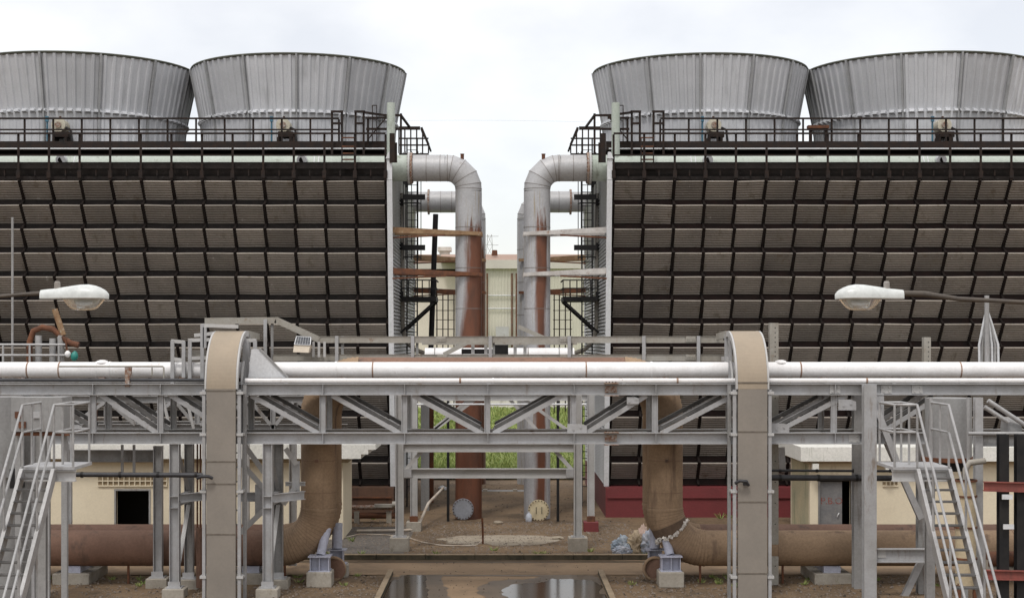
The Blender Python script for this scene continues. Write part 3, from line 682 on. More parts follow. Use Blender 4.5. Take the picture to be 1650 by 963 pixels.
def bracket(s, y, py, lab, m_, rear=False):
    z = za(py, y); xr = XR[s]; t = thing('pipe_bracket', lab, 'bracket', (s * XC, y, z), 'brackets holding the risers')
    xw = s * (XC - .1); xe = xr - s * .56
    mb = MB()
    for dy in ((-.58, .58)):
        mb.bar((xw, y + dy, z + .14), (xe, y + dy, z), .16, .24, w2=.12, h2=.13)
    mb.build('arm', m_, t)
    mb = MB(); mb.bar((xw, y - .6, z - .16), (xr + s * .9, y - .6, z - .06), .1, .06); mb.build('lower_strut', M['rust'], t)
    mb = MB(); mb.cyl((xr, y, z - .08), (xr, y, z + .04), .545, seg=32); mb.build('collar', m_, t)
bracket(-1, 61.1, 378, 'upper rust-tan bracket holding the near red-brown streaked riser', M['rust_orange'])
bracket(-1, 61.1, 443, 'lower rust-brown bracket holding the near red-brown streaked riser', M['rust'])
bracket(1, 61.1, 378, 'upper whitish bracket holding the near silver riser', M['bracket_pale'])
bracket(1, 61.1, 443, 'lower pale rust-tipped bracket holding the near silver riser', M['bracket_pale'])
bracket(-1, 75.9, 420, 'upper tan bracket of the rear riser on the rust-based tower side', M['rust_orange'], True)
bracket(-1, 75.9, 472, 'lower brown bracket of the rear riser on the rust-based tower side', M['rust'], True)
bracket(1, 75.9, 420, 'upper tan bracket of the rear riser on the red-based tower side', M['rust_orange'], True)
bracket(1, 75.9, 472, 'lower brown bracket of the rear riser on the red-based tower side', M['rust'], True)

# caged ladders and platforms on the end walls
for s in (-1, 1):
    w_ = 'streaked riser' if s < 0 else 'silver riser'
    x = s * 3.75; y = 65.2
    t = thing('caged_ladder', f'black caged ladder up the corrugated end wall beside the {w_}', 'ladder', (x, y, 1), 'caged ladders')
    for dx in (-.22, .22):
        MB().bar((x + dx, y + .25, YARD), (x + dx, y + .25, 15.9), .06, .05).build('stile', M['black'], t)
    mb = MB(); z = 1.0
    while z < 15.6: mb.cyl((x - .22, y + .25, z), (x + .22, y + .25, z), .016, seg=6); z += .3
    split_build(mb, 'rung', M['black'], t)
    mb = MB()
    for z in (14.2, 13.1, 11.9, 10.8): mb.tube([Vector((x + .38 * math.cos(R(a)), y + .25 - .42 * math.sin(R(a)), z)) for a in range(0, 181, 15)], .03, 6)
    for z in (13.35, 11.2): mb.box((x - s * .1, y - .1, z), (.95, .2, .22))
    for a in (0, 45, 90, 135, 180): mb.bar((x + .38 * math.cos(R(a)), y + .25 - .42 * math.sin(R(a)), 10.7), (x + .38 * math.cos(R(a)), y + .25 - .42 * math.sin(R(a)), 15.3), .035, .03)
    mb.build('cage', M['black'], t)
    # mid-height platform
    xa_, xb_ = s * 2.72, s * 4.2; yy0, yy1 = 65.4, 67.6; zp = za(485, 65.4)
    t = thing('access_platform', f'black railed platform halfway up the end wall beside the {w_}', 'platform', (s * 3.5, 66.5, zp), 'black access platforms')
    MB().span((xa_, yy0, zp), (xb_, yy1, zp + .2)).build('deck_plate', M['black'], t)
    mb = MB()
    for zz in (.55, .9): mb.bar((xa_, yy0, zp + zz), (xb_, yy0, zp + zz), .05, .05); mb.bar((xa_, yy0, zp + zz), (xa_, yy1, zp + zz), .05, .05)
    split_build(mb, 'rail', M['black'], t)
    for k in range(6):
        MB().bar((xa_ + (xb_ - xa_) * k / 5, yy0, zp + .2), (xa_ + (xb_ - xa_) * k / 5, yy0, zp + .92), .045, .045).build('post', M['black'], t)
    for dy in (0, 2.0): MB().bar((xa_ + s * .05, yy0 + .1 + dy, zp), (s * 4.25, yy0 + .1 + dy, zp - 1.35), .09, .09).build('knee_brace', M['black'], t)
    # railed cage at the top of the ladder
    zp = za(247, 64); xa_, xb_ = s * 2.98, s * 4.22
    t = thing('ladder_landing', f'dark railed landing at the top of the caged ladder by the {w_}', 'platform', (s * 3.6, 64.6, zp), 'ladder landings')
    MB().span((xa_, 64, zp - .1), (xb_, 66.4, zp)).build('deck_plate', M['rail_dark'], t)
    mb = MB()
    for zz in (.34, .62): mb.bar((xa_, 64, zp + zz), (xb_, 64, zp + zz), .06, .06)
    mb.box(((xa_ + s * .35 + xb_) / 2, 64, zp + 1.05), (abs(xb_ - xa_) - .35, .08, .14))
    mb.bar((xa_, 64, zp + .36), (xa_ + s * .3, 64, zp + 1.08), .08, .1); mb.bar((xa_, 66.2, zp + .36), (xa_ + s * .3, 66.2, zp + 1.08), .08, .08)
    mb.bar((xa_, 64, zp + .36), (xa_, 66.2, zp + .36), .06, .06); mb.bar((xa_ + s * .3, 64, zp + 1.0), (xa_ + s * .3, 66.2, zp + 1.0), .06, .06)
    split_build(mb, 'rail', M['rail_dark'], t)
    for k in range(6):
        xx = xa_ + (xb_ - xa_) * k / 5; MB().bar((xx, 64, zp), (xx, 64, zp + (.4 if k == 0 else 1.0)), .055, .055).build('post', M['rail_dark'], t)
    # corner guard: heavy posts, gates and the slanted rail
    t = thing('corner_guard', f'dark rail and ladder gate frame at the fan deck corner over the {w_}', 'guard rail', (s * 5, 61, 14.3), 'guard rails on the towers')
    def q(px, py, D): return at(px if s < 0 else 2 * VX - px - 6, py, D)
    mb = MB(); mb.bar(q(632, 215, 59.82), q(632, 262, 59.82), .2, .12); mb.bar(q(637, 230, 59.9), q(637, 262, 59.9), .14, .1); mb.build('corner_post', M['rail_dark'], t)
    for a, c in (((535, 179), (535, 262)), ((551, 179), (551, 228)), ((573, 179), (573, 228)), ((586, 179), (586, 262)), ((593, 190), (593, 228)), ((646, 183), (646, 248))):
        MB().bar(q(*a, 61.9), q(*c, 61.9), .085, .07).build('post', M['rail_dark'], t)
    mb = MB()
    for a, c in (((533, 180), (553, 180)), ((535, 199), (551, 199)), ((571, 180), (588, 180)), ((573, 199), (586, 199)), ((586, 181), (620, 186)), ((620, 186), (648, 186)), ((590, 190), (625, 190)), ((590, 208), (646, 208))):
        mb.bar(q(*a, 61.85), q(*c, 61.85), .07, .09)
    mb.bar(q(592, 226, 61.8), q(622, 190, 61.8), .05, .05); mb.bar(q(646, 186, 61.85), q(660, 205, 63.6), .07, .09)
    split_build(mb, 'rail', M['rail_dark'], t)
    mb = MB()
    for px in (600, 607): mb.bar(q(px, 170, 61.75), q(px, 228, 61.75), .035, .035)
    mb.bar(q(600, 170, 61.75), q(607, 170, 61.75), .035, .035); mb.build('hook_frame', M['rail_dark'], t)
    # short ladder from walkway to deck
    t = thing('deck_ladder', f'short rusty ladder between header pipe and fan deck over the {w_}', 'ladder', q(560, 262, 60.2), 'short deck ladders')
    for px in (551, 571): MB().bar(q(px, 222, 60.4), q(px, 265, 60.0), .05, .05).build('stile', M['rail_dark'], t)
    for py in (222, 236, 247, 257): MB().bar(q(551, py, 60.2), q(571, py, 60.2), .05, .05).build('rung', M['rust'], t)
    # beige conduit swept down the end wall
    t = thing('wall_conduit', f'weathered beige conduit swept down the corrugated wall beside the {w_}', 'conduit', (s * 4.2, 63, 1))
    mb = MB(); xx = s * 4.2; mb.tube([(xx, 66.0, 13.6), (xx, 66.0, 9), (xx, 66.0, 8.0), (xx - s * .06, 66.05, 7.55), (xx - s * .2, 66.2, 7.15), (xx - s * .5, 66.4, 6.85), (xx - s * .9, 66.6, 6.7)], .10, 10); mb.build('conduit_run', M['tray'], t)
    mb = MB()
    for z in (13.2, 11.3, 9.2): mb.box((xx + s * .03, 65.85, z), (.16, .25, .3))
    split_build(mb, 'junction_box', M['black'], t)

# fan motors on the decks
def motor(px, label):
    c = at(px, 190, 63); t = thing('fan_motor', label, 'motor', (c.x, 63, 15.34), 'fan motors on the decks')
    MB().cyl((c.x, 62.8, 16.1), (c.x, 63.5, 16.1), .29, seg=24).build('casing', M['motor'], t)
    MB().cyl((c.x, 62.74, 16.1), (c.x, 62.8, 16.1), .13, seg=16).build('end_cap', M['steel_rust'], t)
    mb = MB(); mb.box((c.x + .1, 63.1, 15.72), (.62, .6, .22)); mb.box((c.x - .2, 63.1, 15.47), (.1, .6, .27)); mb.box((c.x + .3, 63.1, 15.47), (.1, .6, .27)); mb.build('base_frame', M['rail_dark'], t)
    mb = MB(); mb.tube([(c.x + .3, 62.9, 16.0), (c.x + .5, 62.85, 15.9), (c.x + .55, 62.85, 15.36)], .05, 8); mb.build('cable_gland', M['black'], t)
    mb = MB(); mb.cyl((c.x - .48, 62.9, 15.36), (c.x - .48, 62.9, 16.25), .04, seg=8); mb.box((c.x - .48, 62.88, 16.35), (.12, .12, .22)); mb.build('float_switch', M['blue'], t)
    mb = MB(); mb.cyl((c.x, 63.1, 16.39), (c.x, 63.1, 16.5), .05, seg=8); mb.build('lifting_eye', M['bolt'], t)
motor(457, 'cream round fan motor on the left deck nearest the pipes')
motor(96, 'cream round fan motor on the left deck near the photo edge')
motor(1150, 'cream round fan motor on the right deck nearest the pipes')
motor(1520, 'cream round fan motor on the right deck near the photo edge')
t = thing('deck_bench', 'small rusty box frame on the right fan deck between the stacks', 'equipment', at(1319, 226, 62.9))
mb = MB(); mb.bar(at(1301, 205, 62.9), at(1335, 205, 62.9), .3, .12); mb.build('top', M['rust'], t)
for px in (1306, 1331): MB().bar(at(px, 207, 62.9), at(px, 228, 62.9), .12, .12).build('leg', M['rail_dark'], t)

# ================================================================== THE TWO LOW BUILDINGS
def hut(label, x0, x1, yfn, depth, top_py, wall_top_py, door, vents, s, stain):
    t = thing('low_building', label, 'building', ((x0 + x1) / 2, yfn + depth / 2, YARD), 'low cream buildings')
    zt = za(wall_top_py, yfn); zr = za(top_py, yfn - .5)
    dx0, dx1, dzt = door
    # front wall with a real door opening, side and back walls
    mb = MB(); th = .22
    mb.span((x0, yfn, 0), (dx0, yfn + th, zt)); mb.span((dx1, yfn, 0), (x1, yfn + th, zt)); mb.span((dx0, yfn, dzt), (dx1, yfn + th, zt))
    mb.span((x0, yfn + depth - th, 0), (x1, yfn + depth, zt)); mb.build('wall', M['cream'], t)
    mb = MB(); mb.span((x0, yfn + th + .003, 0), (x0 + th, yfn + depth - th - .003, zt)); mb.span((x1 - th, yfn + th + .003, 0), (x1, yfn + depth - th - .003, zt)); split_build(mb, 'side_wall', M['cream_mossy'] if stain else M['cream'], t)
    MB().span((x0 + th, yfn + 1.6, 0), (x1 - th, yfn + 1.7, zt - .05)).build('inner_partition', M['dark_in'], t)
    rf = MB().span((x0 - .42, yfn - .5, zr - .5), (x1 + .42, yfn + depth + .3, zr)).build('roof_slab', M['fascia'], t)
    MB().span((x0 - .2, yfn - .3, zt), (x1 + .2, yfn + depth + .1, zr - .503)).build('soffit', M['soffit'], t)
    fr = MB(); w = .06
    fr.span((dx0 - w, yfn - .03, 0), (dx0, yfn + .1, dzt + w)); fr.span((dx1, yfn - .03, 0), (dx1 + w, yfn + .1, dzt + w)); fr.span((dx0, yfn - .03, dzt), (dx1, yfn + .1, dzt + w))
    fr.build('door_frame', M['steel_rear'] if s < 0 else M['door_grey'], t)
    for (vx0, vx1, vz0, vz1, n) in vents:
        mb = MB(); cw = (vx1 - vx0) / n; h = (vz1 - vz0) / 2
        for i in range(n):
            for j in range(2):
                cx, cz = vx0 + (i + .5) * cw, vz0 + (j + .5) * h
                mb.span((cx - cw * .5, yfn - .06, cz - h * .5), (cx + cw * .5, yfn - .002, cz - h * .28)); mb.span((cx + cw * .32, yfn - .056, cz - h * .277), (cx + cw * .5, yfn - .002, cz + h * .5))
        mb.build('vent_blocks', M['cream'], t)
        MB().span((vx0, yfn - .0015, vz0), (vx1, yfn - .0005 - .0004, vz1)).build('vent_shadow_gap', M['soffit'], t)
    return t
yL = 54.5
hL = hut('low cream building with black doorway behind the left brown pipe', xa(70, yL), xa(553, yL), yL, 3.2, 716, 744, (xa(187, yL), xa(240, yL), za(790, yL)), [(xa(158, yL), xa(270, yL), za(783, yL), za(767, yL), 13)], -1, False)
mb = MB()
for i in range(3): mb.span((xa(553, yL) + .42 + .26 * i, yL - .5, za(716, yL - .5) - .5 + .16 * i + .003), (xa(553, yL) + .42 + .26 * (i + 1) - .003, yL + 2, za(716, yL - .5)))
mb.build('stepped_cornice', M['fascia'], hL)
yR = 54.5
hR = hut('low cream building with mossy side and half-open grey door behind the right brown pipe', xa(1305, yR), xa(1640, yR), yR, 3.6, 720, 746, (xa(1321, yR), xa(1371, yR), za(774, yR)), [(xa(1422, yR), xa(1447, yR), za(783, yR), za(768, yR), 4)], 1, True)
dw = xa(1358, yR) - xa(1321, yR)
MB().span((xa(1321, yR) + .02, yR + .12, .1), (xa(1358, yR), yR + .17, za(776, yR))).build('door', M['door_grey'], hR)['label'] = 'dirty grey half-open door with red lettering'
# faded red lettering on the door
cu = bpy.data.curves.new('door_lettering', 'FONT'); cu.body = 'P.B.O'; cu.size = .34; cu.extrude = .002; cu.align_x = 'CENTER'; cu.space_character = 1.0
tmp = bpy.data.objects.new('lettering_source', cu); COL.objects.link(tmp); bpy.context.view_layer.update()
lm = bpy.data.meshes.new_from_object(tmp.evaluated_get(bpy.context.evaluated_depsgraph_get())); bpy.data.objects.remove(tmp); lm.materials.clear(); lm.materials.append(M['red_paint'])
lo = bpy.data.objects.new('door_lettering', lm); COL.objects.link(lo)
lo.parent = hR; lo.rotation_euler = (R(90), 0, 0); lo.location = Vector((xa(1341, yR), yR + .115, za(812, yR))) - BASE[hR.name]
MB().tube([at(1349, 832, yR + .08), at(1350, 829, yR + .02), at(1352, 826, yR + .08)], .02, 6).build('door_handle', M['white_trim'], hR)
for px in (1310, 1427, 1530):
    MB().span((xa(px - 5, yR), yR - .48, za(757, yR)), (xa(px + 5, yR), yR - .3, za(745, yR))).build('rain_spout', M['fascia'], hR)

# ================================================================== BROWN LOOP PIPES
def loop_pipe(y, s_r, mb_m, label, r=.53, front=True):
    # left horizontal > elbow > riser > elbow > top run > elbow > riser > elbow > right horizontal
    zb = za(883, 45.6); zt = za(604, 45.6); xl, xr = xa(513, 45.6), xa(1072, 45.6); RB = 1.22
    t = thing('loop_pipe', label, 'pipe', (0, y, zb - r), 'brown loop pipes')
    MB().cyl((-19, y, zb), (xl - RB, y, zb), r, seg=36).build('ground_run', M['brown_rust'], t)
    MB().cyl((xr + RB, y, zb), (19, y, zb), r, seg=36).build('ground_run', M['brown_rust'] if not front else M['brown'], t)
    for (cx, cz, a0, a1) in ((xl - RB, zb + RB, -90, 0), (xr + RB, zb + RB, 270, 180)):
        path = arc((cx, y, cz), RB, a0, a1, 40)
        mb = MB(); mb.tube(path, r, 36, False, rf=lambda i: r + (.022 if i % 2 else 0)); e_ = mb.build('elbow', M['brown'], t)
        if front:
            gs = MB()
            for q in range(2, 39, 2): c_ = path[q]; d_ = (path[q + 1] - path[q - 1]).normalized(); gs.cyl(c_ - d_ * .008, c_ + d_ * .007, r + .009, seg=36)
            gs.build('gore_seams', M['gore'], e_)
    for (cx, a0, a1) in ((xl + RB, 180, 90), (xr - RB, 0, 90)):
        mb = MB(); mb.tube(arc((cx, y, zt - RB), RB, a0, a1, 40), r, 36, False, rf=lambda i: r + (.022 if i % 2 else 0)); mb.build('elbow', M['brown'], t)
    for x in (xl, xr):
        v = MB().cyl((x, y, zb + RB), (x, y, zt - RB), r, seg=36, caps=False).build('vertical_run', M['brown'], t)
        if front:
            mb = MB(); z = za(741, y); mb.cyl((x, y, z), (x, y, z + .012), r + .004, seg=36); mb.cyl((x, y, z - .95), (x, y, z - .938), r + .004, seg=36)
            mb.box((x, y - r - .02, z + .02), (.1, .06, .08)); split_build(mb, 'lagging_seam', M['brown_rust'], v)
    MB().cyl((xl + RB, y, zt), (xr - RB, y, zt), r, seg=36, caps=False).build('top_run', M['brown_rust'], t)
    mb = MB(); x = -17.6
    while x < 17.6:
        if abs(x) > 7.2: mb.cyl((x, y, zb), (x + .012, y, zb), r + .005, seg=36)
        x += 2.35
    split_build(mb, 'lagging_seam', M['brown_rust'], t)
    return t, xl, xr, zb, RB
t1, XL, XRR, ZBP, RBP = loop_pipe(45.7, 0, None, 'near tan-brown lagged loop pipe rising and crossing behind the truss')
loop_pipe(47.2, 0, None, 'second brown lagged loop pipe running just behind the near one', front=False)
# torn lagging on the right elbow
mb = MB(); mb.tube(arc((XRR + RBP, 45.7, ZBP + RBP), RBP, 203, 216, 8), .552, 36, False); mb.build('torn_lagging', M['lagging'], t1)
mb = MB()
for i in range(150):
    th = R(random.uniform(0, 360)); a = R(216 + random.uniform(-2.5, 1.6) + 2.2 * math.sin(th * 3)); rr = .55 + random.uniform(0, .05)
    c = Vector((XRR + RBP + RBP * math.cos(a), 45.7, ZBP + RBP + RBP * math.sin(a))); n1 = Vector((math.cos(a), 0, math.sin(a)))
    p = c + (n1 * math.cos(th) + Vector((0, 1, 0)) * math.sin(th)) * rr
    mb.box(p, (random.uniform(.02, .085), random.uniform(.02, .09), random.uniform(.02, .07)), Matrix.Rotation(random.uniform(0, 3), 3, Vector((random.random(), random.random(), random.random())).normalized()))
tw = mb.build('torn_wool', M['foil'], t1)
# supports under the elbows
for s, px in ((-1, 516), (1, 1080)):
    y = 45.15; x = xa(px, y); n_ = 'left' if s < 0 else 'right'
    t = thing('pipe_support', ('lilac-grey pedestal on a concrete block under the left brown elbow' if s < 0 else 'lilac-grey pedestal on a concrete block under the torn brown elbow'), 'pipe support', (x, y, 0), 'pedestals under the elbows')
    bend(MB().box((x, y, .21), (.74, .74, .46)).build('plinth', M['concrete'], t), .03, 2)
    mb = MB(); mb.box((x, y, .453), (.62, .62, .024)); mb.ibeam((x, y, .465), (x, y, .86), .5, .56, up=(1, 0, 0)); mb.box((x, y - .13, .66), (.02, .24, .39)); mb.box((x, y - .02, .66), (.5, .02, .39)); mb.box((x, y, .874), (.66, .6, .028)); mb.build('pedestal', M['lavender'], t)
    MB().cyl((x, y + .1, .89), (x - .16 * s, y + .35, 1.65), .135, seg=20).build('stub_post', M['lavender'], t)
    x2 = x + (-.42 if s > 0 else .15)
    t = thing('pipe_support', ('second lilac-grey pedestal behind the plinth under the left brown elbow' if s < 0 else 'second lilac-grey pedestal behind the plinth under the torn elbow'), 'pipe support', (x2 + .2, 47.4, 0), 'pedestals under the elbows')
    bend(MB().box((x2 + .15, 47.0, .17), (.7, .55, .4)).build('plinth', M['concrete'], t), .03, 2)
    mb = MB(); mb.box((x2 + .15, 47.0, .385), (.6, .5, .024)); mb.ibeam((x2 + .15, 47.0, .4), (x2 + .15, 47.0, .8), .4, .4, up=(1, 0, 0)); mb.box((x2 + .15, 47.0, .812), (.6, .5, .024)); mb.build('pedestal', M['lavender'], t)
    MB().cyl((x2 + .15, 47.0, .83), (x2 + .15, 47.15, 1.6), .16, seg=20).build('stub_post', M['lavender'], t)
    xw = x + (.30 if s < 0 else -.36)
    t = thing('rusty_disc', ('rust-brown disc leaning behind the left elbow plinth' if s < 0 else 'rust-brown disc leaning behind the plinth of the torn elbow'), 'disc', (xw, 45.8, 0), 'rusty discs')
    mb = MB(); mb.cyl((xw, 46.0, .36), (xw + .02, 46.07, .36), .36, seg=28); mb.build('disc', M['brown_rust'], t)
    MB().tube([Vector((xw, 45.99, .36)) + Vector((math.cos(R(a)), 0, math.sin(R(a)))) * .34 for a in range(0, 361, 15)], .05, 8, False).build('rim', M['brown'], t)
for px, lab in ((412, 'low concrete block under the left ground pipe beside the grey trestle'), (1330, 'low concrete block under the right ground pipe beside the grey column'), (130, 'low concrete block under the left ground pipe near the stair')):
    t = thing('concrete_block', lab, 'block', (xa(px, 46.6), 46.4, 0), 'blocks under the ground pipes')
    bend(MB().box((xa(px, 46.4), 46.4, .14), (1.1, 2.2, .36)).build('block', M['concrete'], t), .03, 2)
    MB().box((xa(px, 46.4), 46.4, .42), (.5, 1.9, .2)).build('saddle', M['lavender'], t)
for px in (105, 207, 459, 1128, 1261):
    tag(MB().bar(at(px, 910, 45.5), (xa(px, 45.5), 45.5, 0), .06, .06).build('drip_stub', M['rust']), {105: 'thin rusty drain stub under the left ground pipe, nearest the stair', 207: 'thin rusty drain stub under the left ground pipe below the doorway', 459: 'thin rusty drain stub under the left brown elbow', 1128: 'thin rusty drain stub under the torn right elbow', 1261: 'thin rusty drain stub under the right ground pipe by the tall post'}[px], 'drain', 'drain stubs')

# ================================================================== PORTAL FRAME IN THE MIDDLE
D = 51.6
t = thing('portal_frame', 'pale grey steel portal on concrete blocks in front of the risers', 'frame', (xa(788, D), D, YARD))
for s, px in ((-1, 644), (1, 931)):
    x = xa(px, D)
    MB().ibeam((x, D, .62), (x, D, 5.6), .30, .27, up=(1, 0, 0), tf=.03, tw=.02).build('column', M['steel_light'], t)
    bend(MB().box((x, D, .36), (.64, .64, .5)).build('footing', M['concrete'], t), .025, 2)
    mb = MB(); mb.box((x, D, .622), (.46, .46, .025)); bolts(mb, Vector((x, D - .2, .65)), .17, 4, 'y', .02, .02); mb.build('base_plate', M['steel'], t)
    MB().angle(at(px - s * 8, 758, D), at(px - s * 40, 722, D), .13).build('knee_brace', M['steel_light'], t)
x0, x1 = xa(644, D) + .14, xa(931, D) - .14
MB().ibeam((x0, D, za(762, D)), (x1, D, za(762, D)), .24, .32).build('lower_beam', M['steel_light'], t)
MB().ibeam((x0, D, za(720, D)), (x1, D, za(720, D)), .24, .32).build('upper_beam', M['steel_light'], t)
mb = MB(); mb.box((xa(650, D) + .15, D - .14, za(762, D)), (.26, .02, .26)); mb.box((xa(925, D) - .15, D - .14, za(762, D)), (.26, .02, .26)); mb.build('splice_plates', M['steel'], t)
D2 = 57
t = thing('portal_frame', 'second pale portal with cross braces behind the first, before the risers', 'frame', (xa(805, D2), D2, YARD))
for px in (667, 952):
    x = xa(px, D2); MB().ibeam((x, D2, .5), (x, D2, 6.6), .26, .26, up=(1, 0, 0), tf=.02).build('column', M['steel_light'], t)
    bend(MB().box((x, D2, .3), (.55, .55, .4)).build('footing', M['concrete'] if px < 800 else M['red'], t), .02)
    MB().box((x, D2 - .1, .6), (.3, .2, .2)).build('base_plate', M['rust'], t)
for a, c in (((775, 636), (690, 700)), ((815, 636), (872, 700)), ((840, 640), (925, 700)), ((760, 640), (700, 690))):
    MB().angle(at(*a, D2), at(*c, D2), .12).build('cross_brace', M['steel_light'], t)
MB().ibeam(at(674, 640, D2), at(946, 640, D2), .2, .24).build('top_beam', M['steel_light'], t)
MB().cyl(at(672, 651, D2 - .3), at(945, 651, D2 - .3), .035, seg=8).build('conduit', M['white_trim'], t)

# dark columns and thin posts between the risers and the towers
for px, pt, d_, w_, lab in ((697, 345, 68, .24, 'leaning rusty black standpipe beside the streaked riser'),):
    tag(MB().tube([at(690, 830, d_), at(693, 600, d_), at(702, pt, d_)], w_ / 2, 12).build('standpipe', M['black']), lab, 'pipe')
for px, d_, w, lab in ((685, 64, .34, 'dark grey square column left of the streaked riser'), (694, 67, .26, 'dark rust-brown column just behind the square grey one')):
    tag(MB().bar((xa(px, d_), d_, YARD), (xa(px, d_), d_, za(590, d_)), w, w).build('support_column', M['grey_vessel'] if px == 685 else M['rust']), lab, 'column')
for px, lab in ((722, 'thin dark rod standing left of the streaked riser foot'), (899, 'thin dark rod standing right of the silver riser foot')):
    tag(MB().cyl((xa(px, 60), 60, YARD), (xa(px, 60), 60, za(600, 60)), .055, seg=8).build('support_rod', M['black']), lab, 'rod', 'thin dark rods')
for px, lab in ((716, 'rust-tan scaffold pole cluster left of the streaked riser'), (905, 'rust-tan scaffold pole cluster right of the silver riser')):
    d_ = 150; t = thing('scaffold', lab, 'scaffold', (xa(px, d_), d_, .1), 'far scaffold frames')
    for k in range(4): MB().cyl((xa(px - 12 + 9 * k, d_), d_ + (k % 2), .1), (xa(px - 12 + 9 * k, d_), d_ + (k % 2), za(468, d_)), .06, seg=6).build('upright', M['rail_dark'], t)
    for py in (470, 483, 500, 515, 530): MB().cyl(at(px - 14, py, d_), at(px + 17, py, d_), .04, seg=6).build('ledger', M['rail_dark'], t)
# white equipment lagging seen through the tray
t = thing('white_duct', 'wide white lagged duct glimpsed between the two tray rails', 'duct', at(805, 572, 58))
MB().cyl(at(685, 572, 58), at(925, 572, 58), .28, seg=24).build('duct_body', M['white_pipe'], t)
for px in (700, 745, 850, 900): MB().cyl(at(px, 572, 58), at(px + 1.5, 572, 58), .295, seg=24).build('band', M['steel_rear'], t)
mb = MB(); mb.box(at(770, 566, 56.5), (1.2, .5, .18)); mb.box(at(808, 562, 56.5), (.5, .5, .5)); mb.build('valve_body', M['black'], t)
for px in (762, 783, 830, 846): MB().box(at(px, 565, 56.2), (.12, .12, .5)).build('bracket_post', M['steel_light'], t)
mb = MB(); mb.bar(at(715, 571, 56), at(752, 552, 56), .12, .16); mb.bar(at(680, 553.5, 56), at(930, 553.5, 56), .1, .08); mb.bar(at(835, 526, 56), at(876, 544, 56), .1, .15); mb.build('strut', M['tray'], t)

# ================================================================== PIPE BRIDGE (two trusses on trestles)
Y1, Y2 = 43.05, 44.75
t = thing('pipe_bridge', 'grey steel truss pipe bridge crossing the whole yard on trestle legs', 'pipe bridge', (0, 43.9, 0))
ZU, ZL, CH = za(627, 42.9), za(706, 42.9), .32
XE = 17.5
VERT = [148, 257, 388, 519, 651, 785, 924, 1056, 1190, 1345]
DIAG = [((158, 635), (252, 698)), ((270, 635), (372, 698)), ((403, 637), (512, 698)), ((534, 637), (644, 698)), ((664, 637), (776, 698)),
        ((795, 698), (907, 637)), ((945, 698), (1043, 637)), ((1066, 698), (1178, 640)), ((1248, 698), (1366, 637)), ((1420, 698), (1520, 637)), ((20, 635), (130, 698))]
for y, m_, nm in ((Y1, M['steel'], 'front'), (Y2, M['steel_rear'], 'rear')):
    for z in (ZU, ZL): MB().ibeam((-XE, y, z), (XE, y, z), .3, CH, tf=.02, tw=.016).build('chord', m_, t)
    for px in VERT:
        x = xa(px, 42.9); MB().ibeam((x, y, ZL + CH / 2), (x, y, ZU - CH / 2), .14, .16, up=(1, 0, 0), tf=.014).build('vertical_post', m_, t)
    for a, c in DIAG:
        pa, pc = at(*a, 42.9), at(*c, 42.9); pa.y = pc.y = y - .02
        mb = MB(); fl = 1 if pa.x < 0 else -1
        mb.angle(pa, pc, .13, up=(0, -1, 0), flip=1)
        mb.build('diagonal', m_, t)
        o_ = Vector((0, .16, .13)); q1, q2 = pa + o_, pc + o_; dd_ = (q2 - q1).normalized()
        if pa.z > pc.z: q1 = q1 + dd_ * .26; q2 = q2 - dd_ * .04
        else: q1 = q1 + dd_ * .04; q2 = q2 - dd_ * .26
        MB().bar(q1, q2, .10, .014, up=(0, -1, 0)).build('diagonal_web', M['shade_dark'], t)  # dark bar: shade of the brace's rear flange put into its colour
        o2 = Vector((0, .01, .062)); MB().bar(q1 + o2, q2 + o2, .022, .014, up=(0, -1, 0)).build('diagonal_lip', m_, t)
mb = MB()
for px in VERT:
    x = xa(px, 42.9)
    for z in (ZU, ZL): mb.box((x + .02, Y1 - .078, z), (.014, .138, CH - .042))
split_build(mb, 'stiffener', M['steel'], t)
for px in VERT:
    x = xa(px, 42.9)
    for z in (ZU - .02, ZL - .02): MB().bar((x, Y1 + .02, z), (x, Y2 - .02, z), .12, .16).build('cross_beam', M['steel_rear'], t)
for i in range(len(VERT) - 1):
    x0, x1 = xa(VERT[i], 42.9), xa(VERT[i + 1], 42.9)
    MB().angle((x0 + .1, Y1 + .2, ZL + .1), (x1 - .1, Y2 - .2, ZL + .1), .09, up=(0, 0, 1)).build('plan_brace', M['steel_rear'], t)
# splice plates, some bleeding rust
for px, z in ((985, ZU), (985, ZL)):
    x = xa(px, 42.9); mb = MB(); mb.box((x, Y1 - .03, z), (.34, .03, .2)); mb.box((x, Y1 - .155, z + CH / 2 + .012), (.4, .31, .022)); mb.box((x, Y1 - .155, z - CH / 2 - .012), (.4, .31, .022))
    for k in range(4):
        for q in (-1, 1): mb.cyl((x - .14 + .09 * k, Y1 - .1, z + CH / 2 + .02), (x - .14 + .09 * k, Y1 - .1, z + CH / 2 + .06), .02, seg=6); mb.cyl((x - .12 + .08 * k, Y1 - .06, z + q * .06), (x - .12 + .08 * k, Y1 - .04, z + q * .06), .02, seg=6)
    mb.build('splice_plate', M['steel_rust'], t)
for px, z in ((1347, ZU), (1430, ZU), (1480, ZU), (1378, ZL)):
    x = xa(px, 42.9); mb = MB(); mb.box((x, Y1 - .03, z), (.3, .02, .24))
    for dx in (-.08, .08):
        for dz in (-.06, .06): mb.cyl((x + dx, Y1 - .065, z + dz), (x + dx, Y1 - .04, z + dz), .025, seg=8)
    mb.build('splice_plate', M['steel_light'], t)
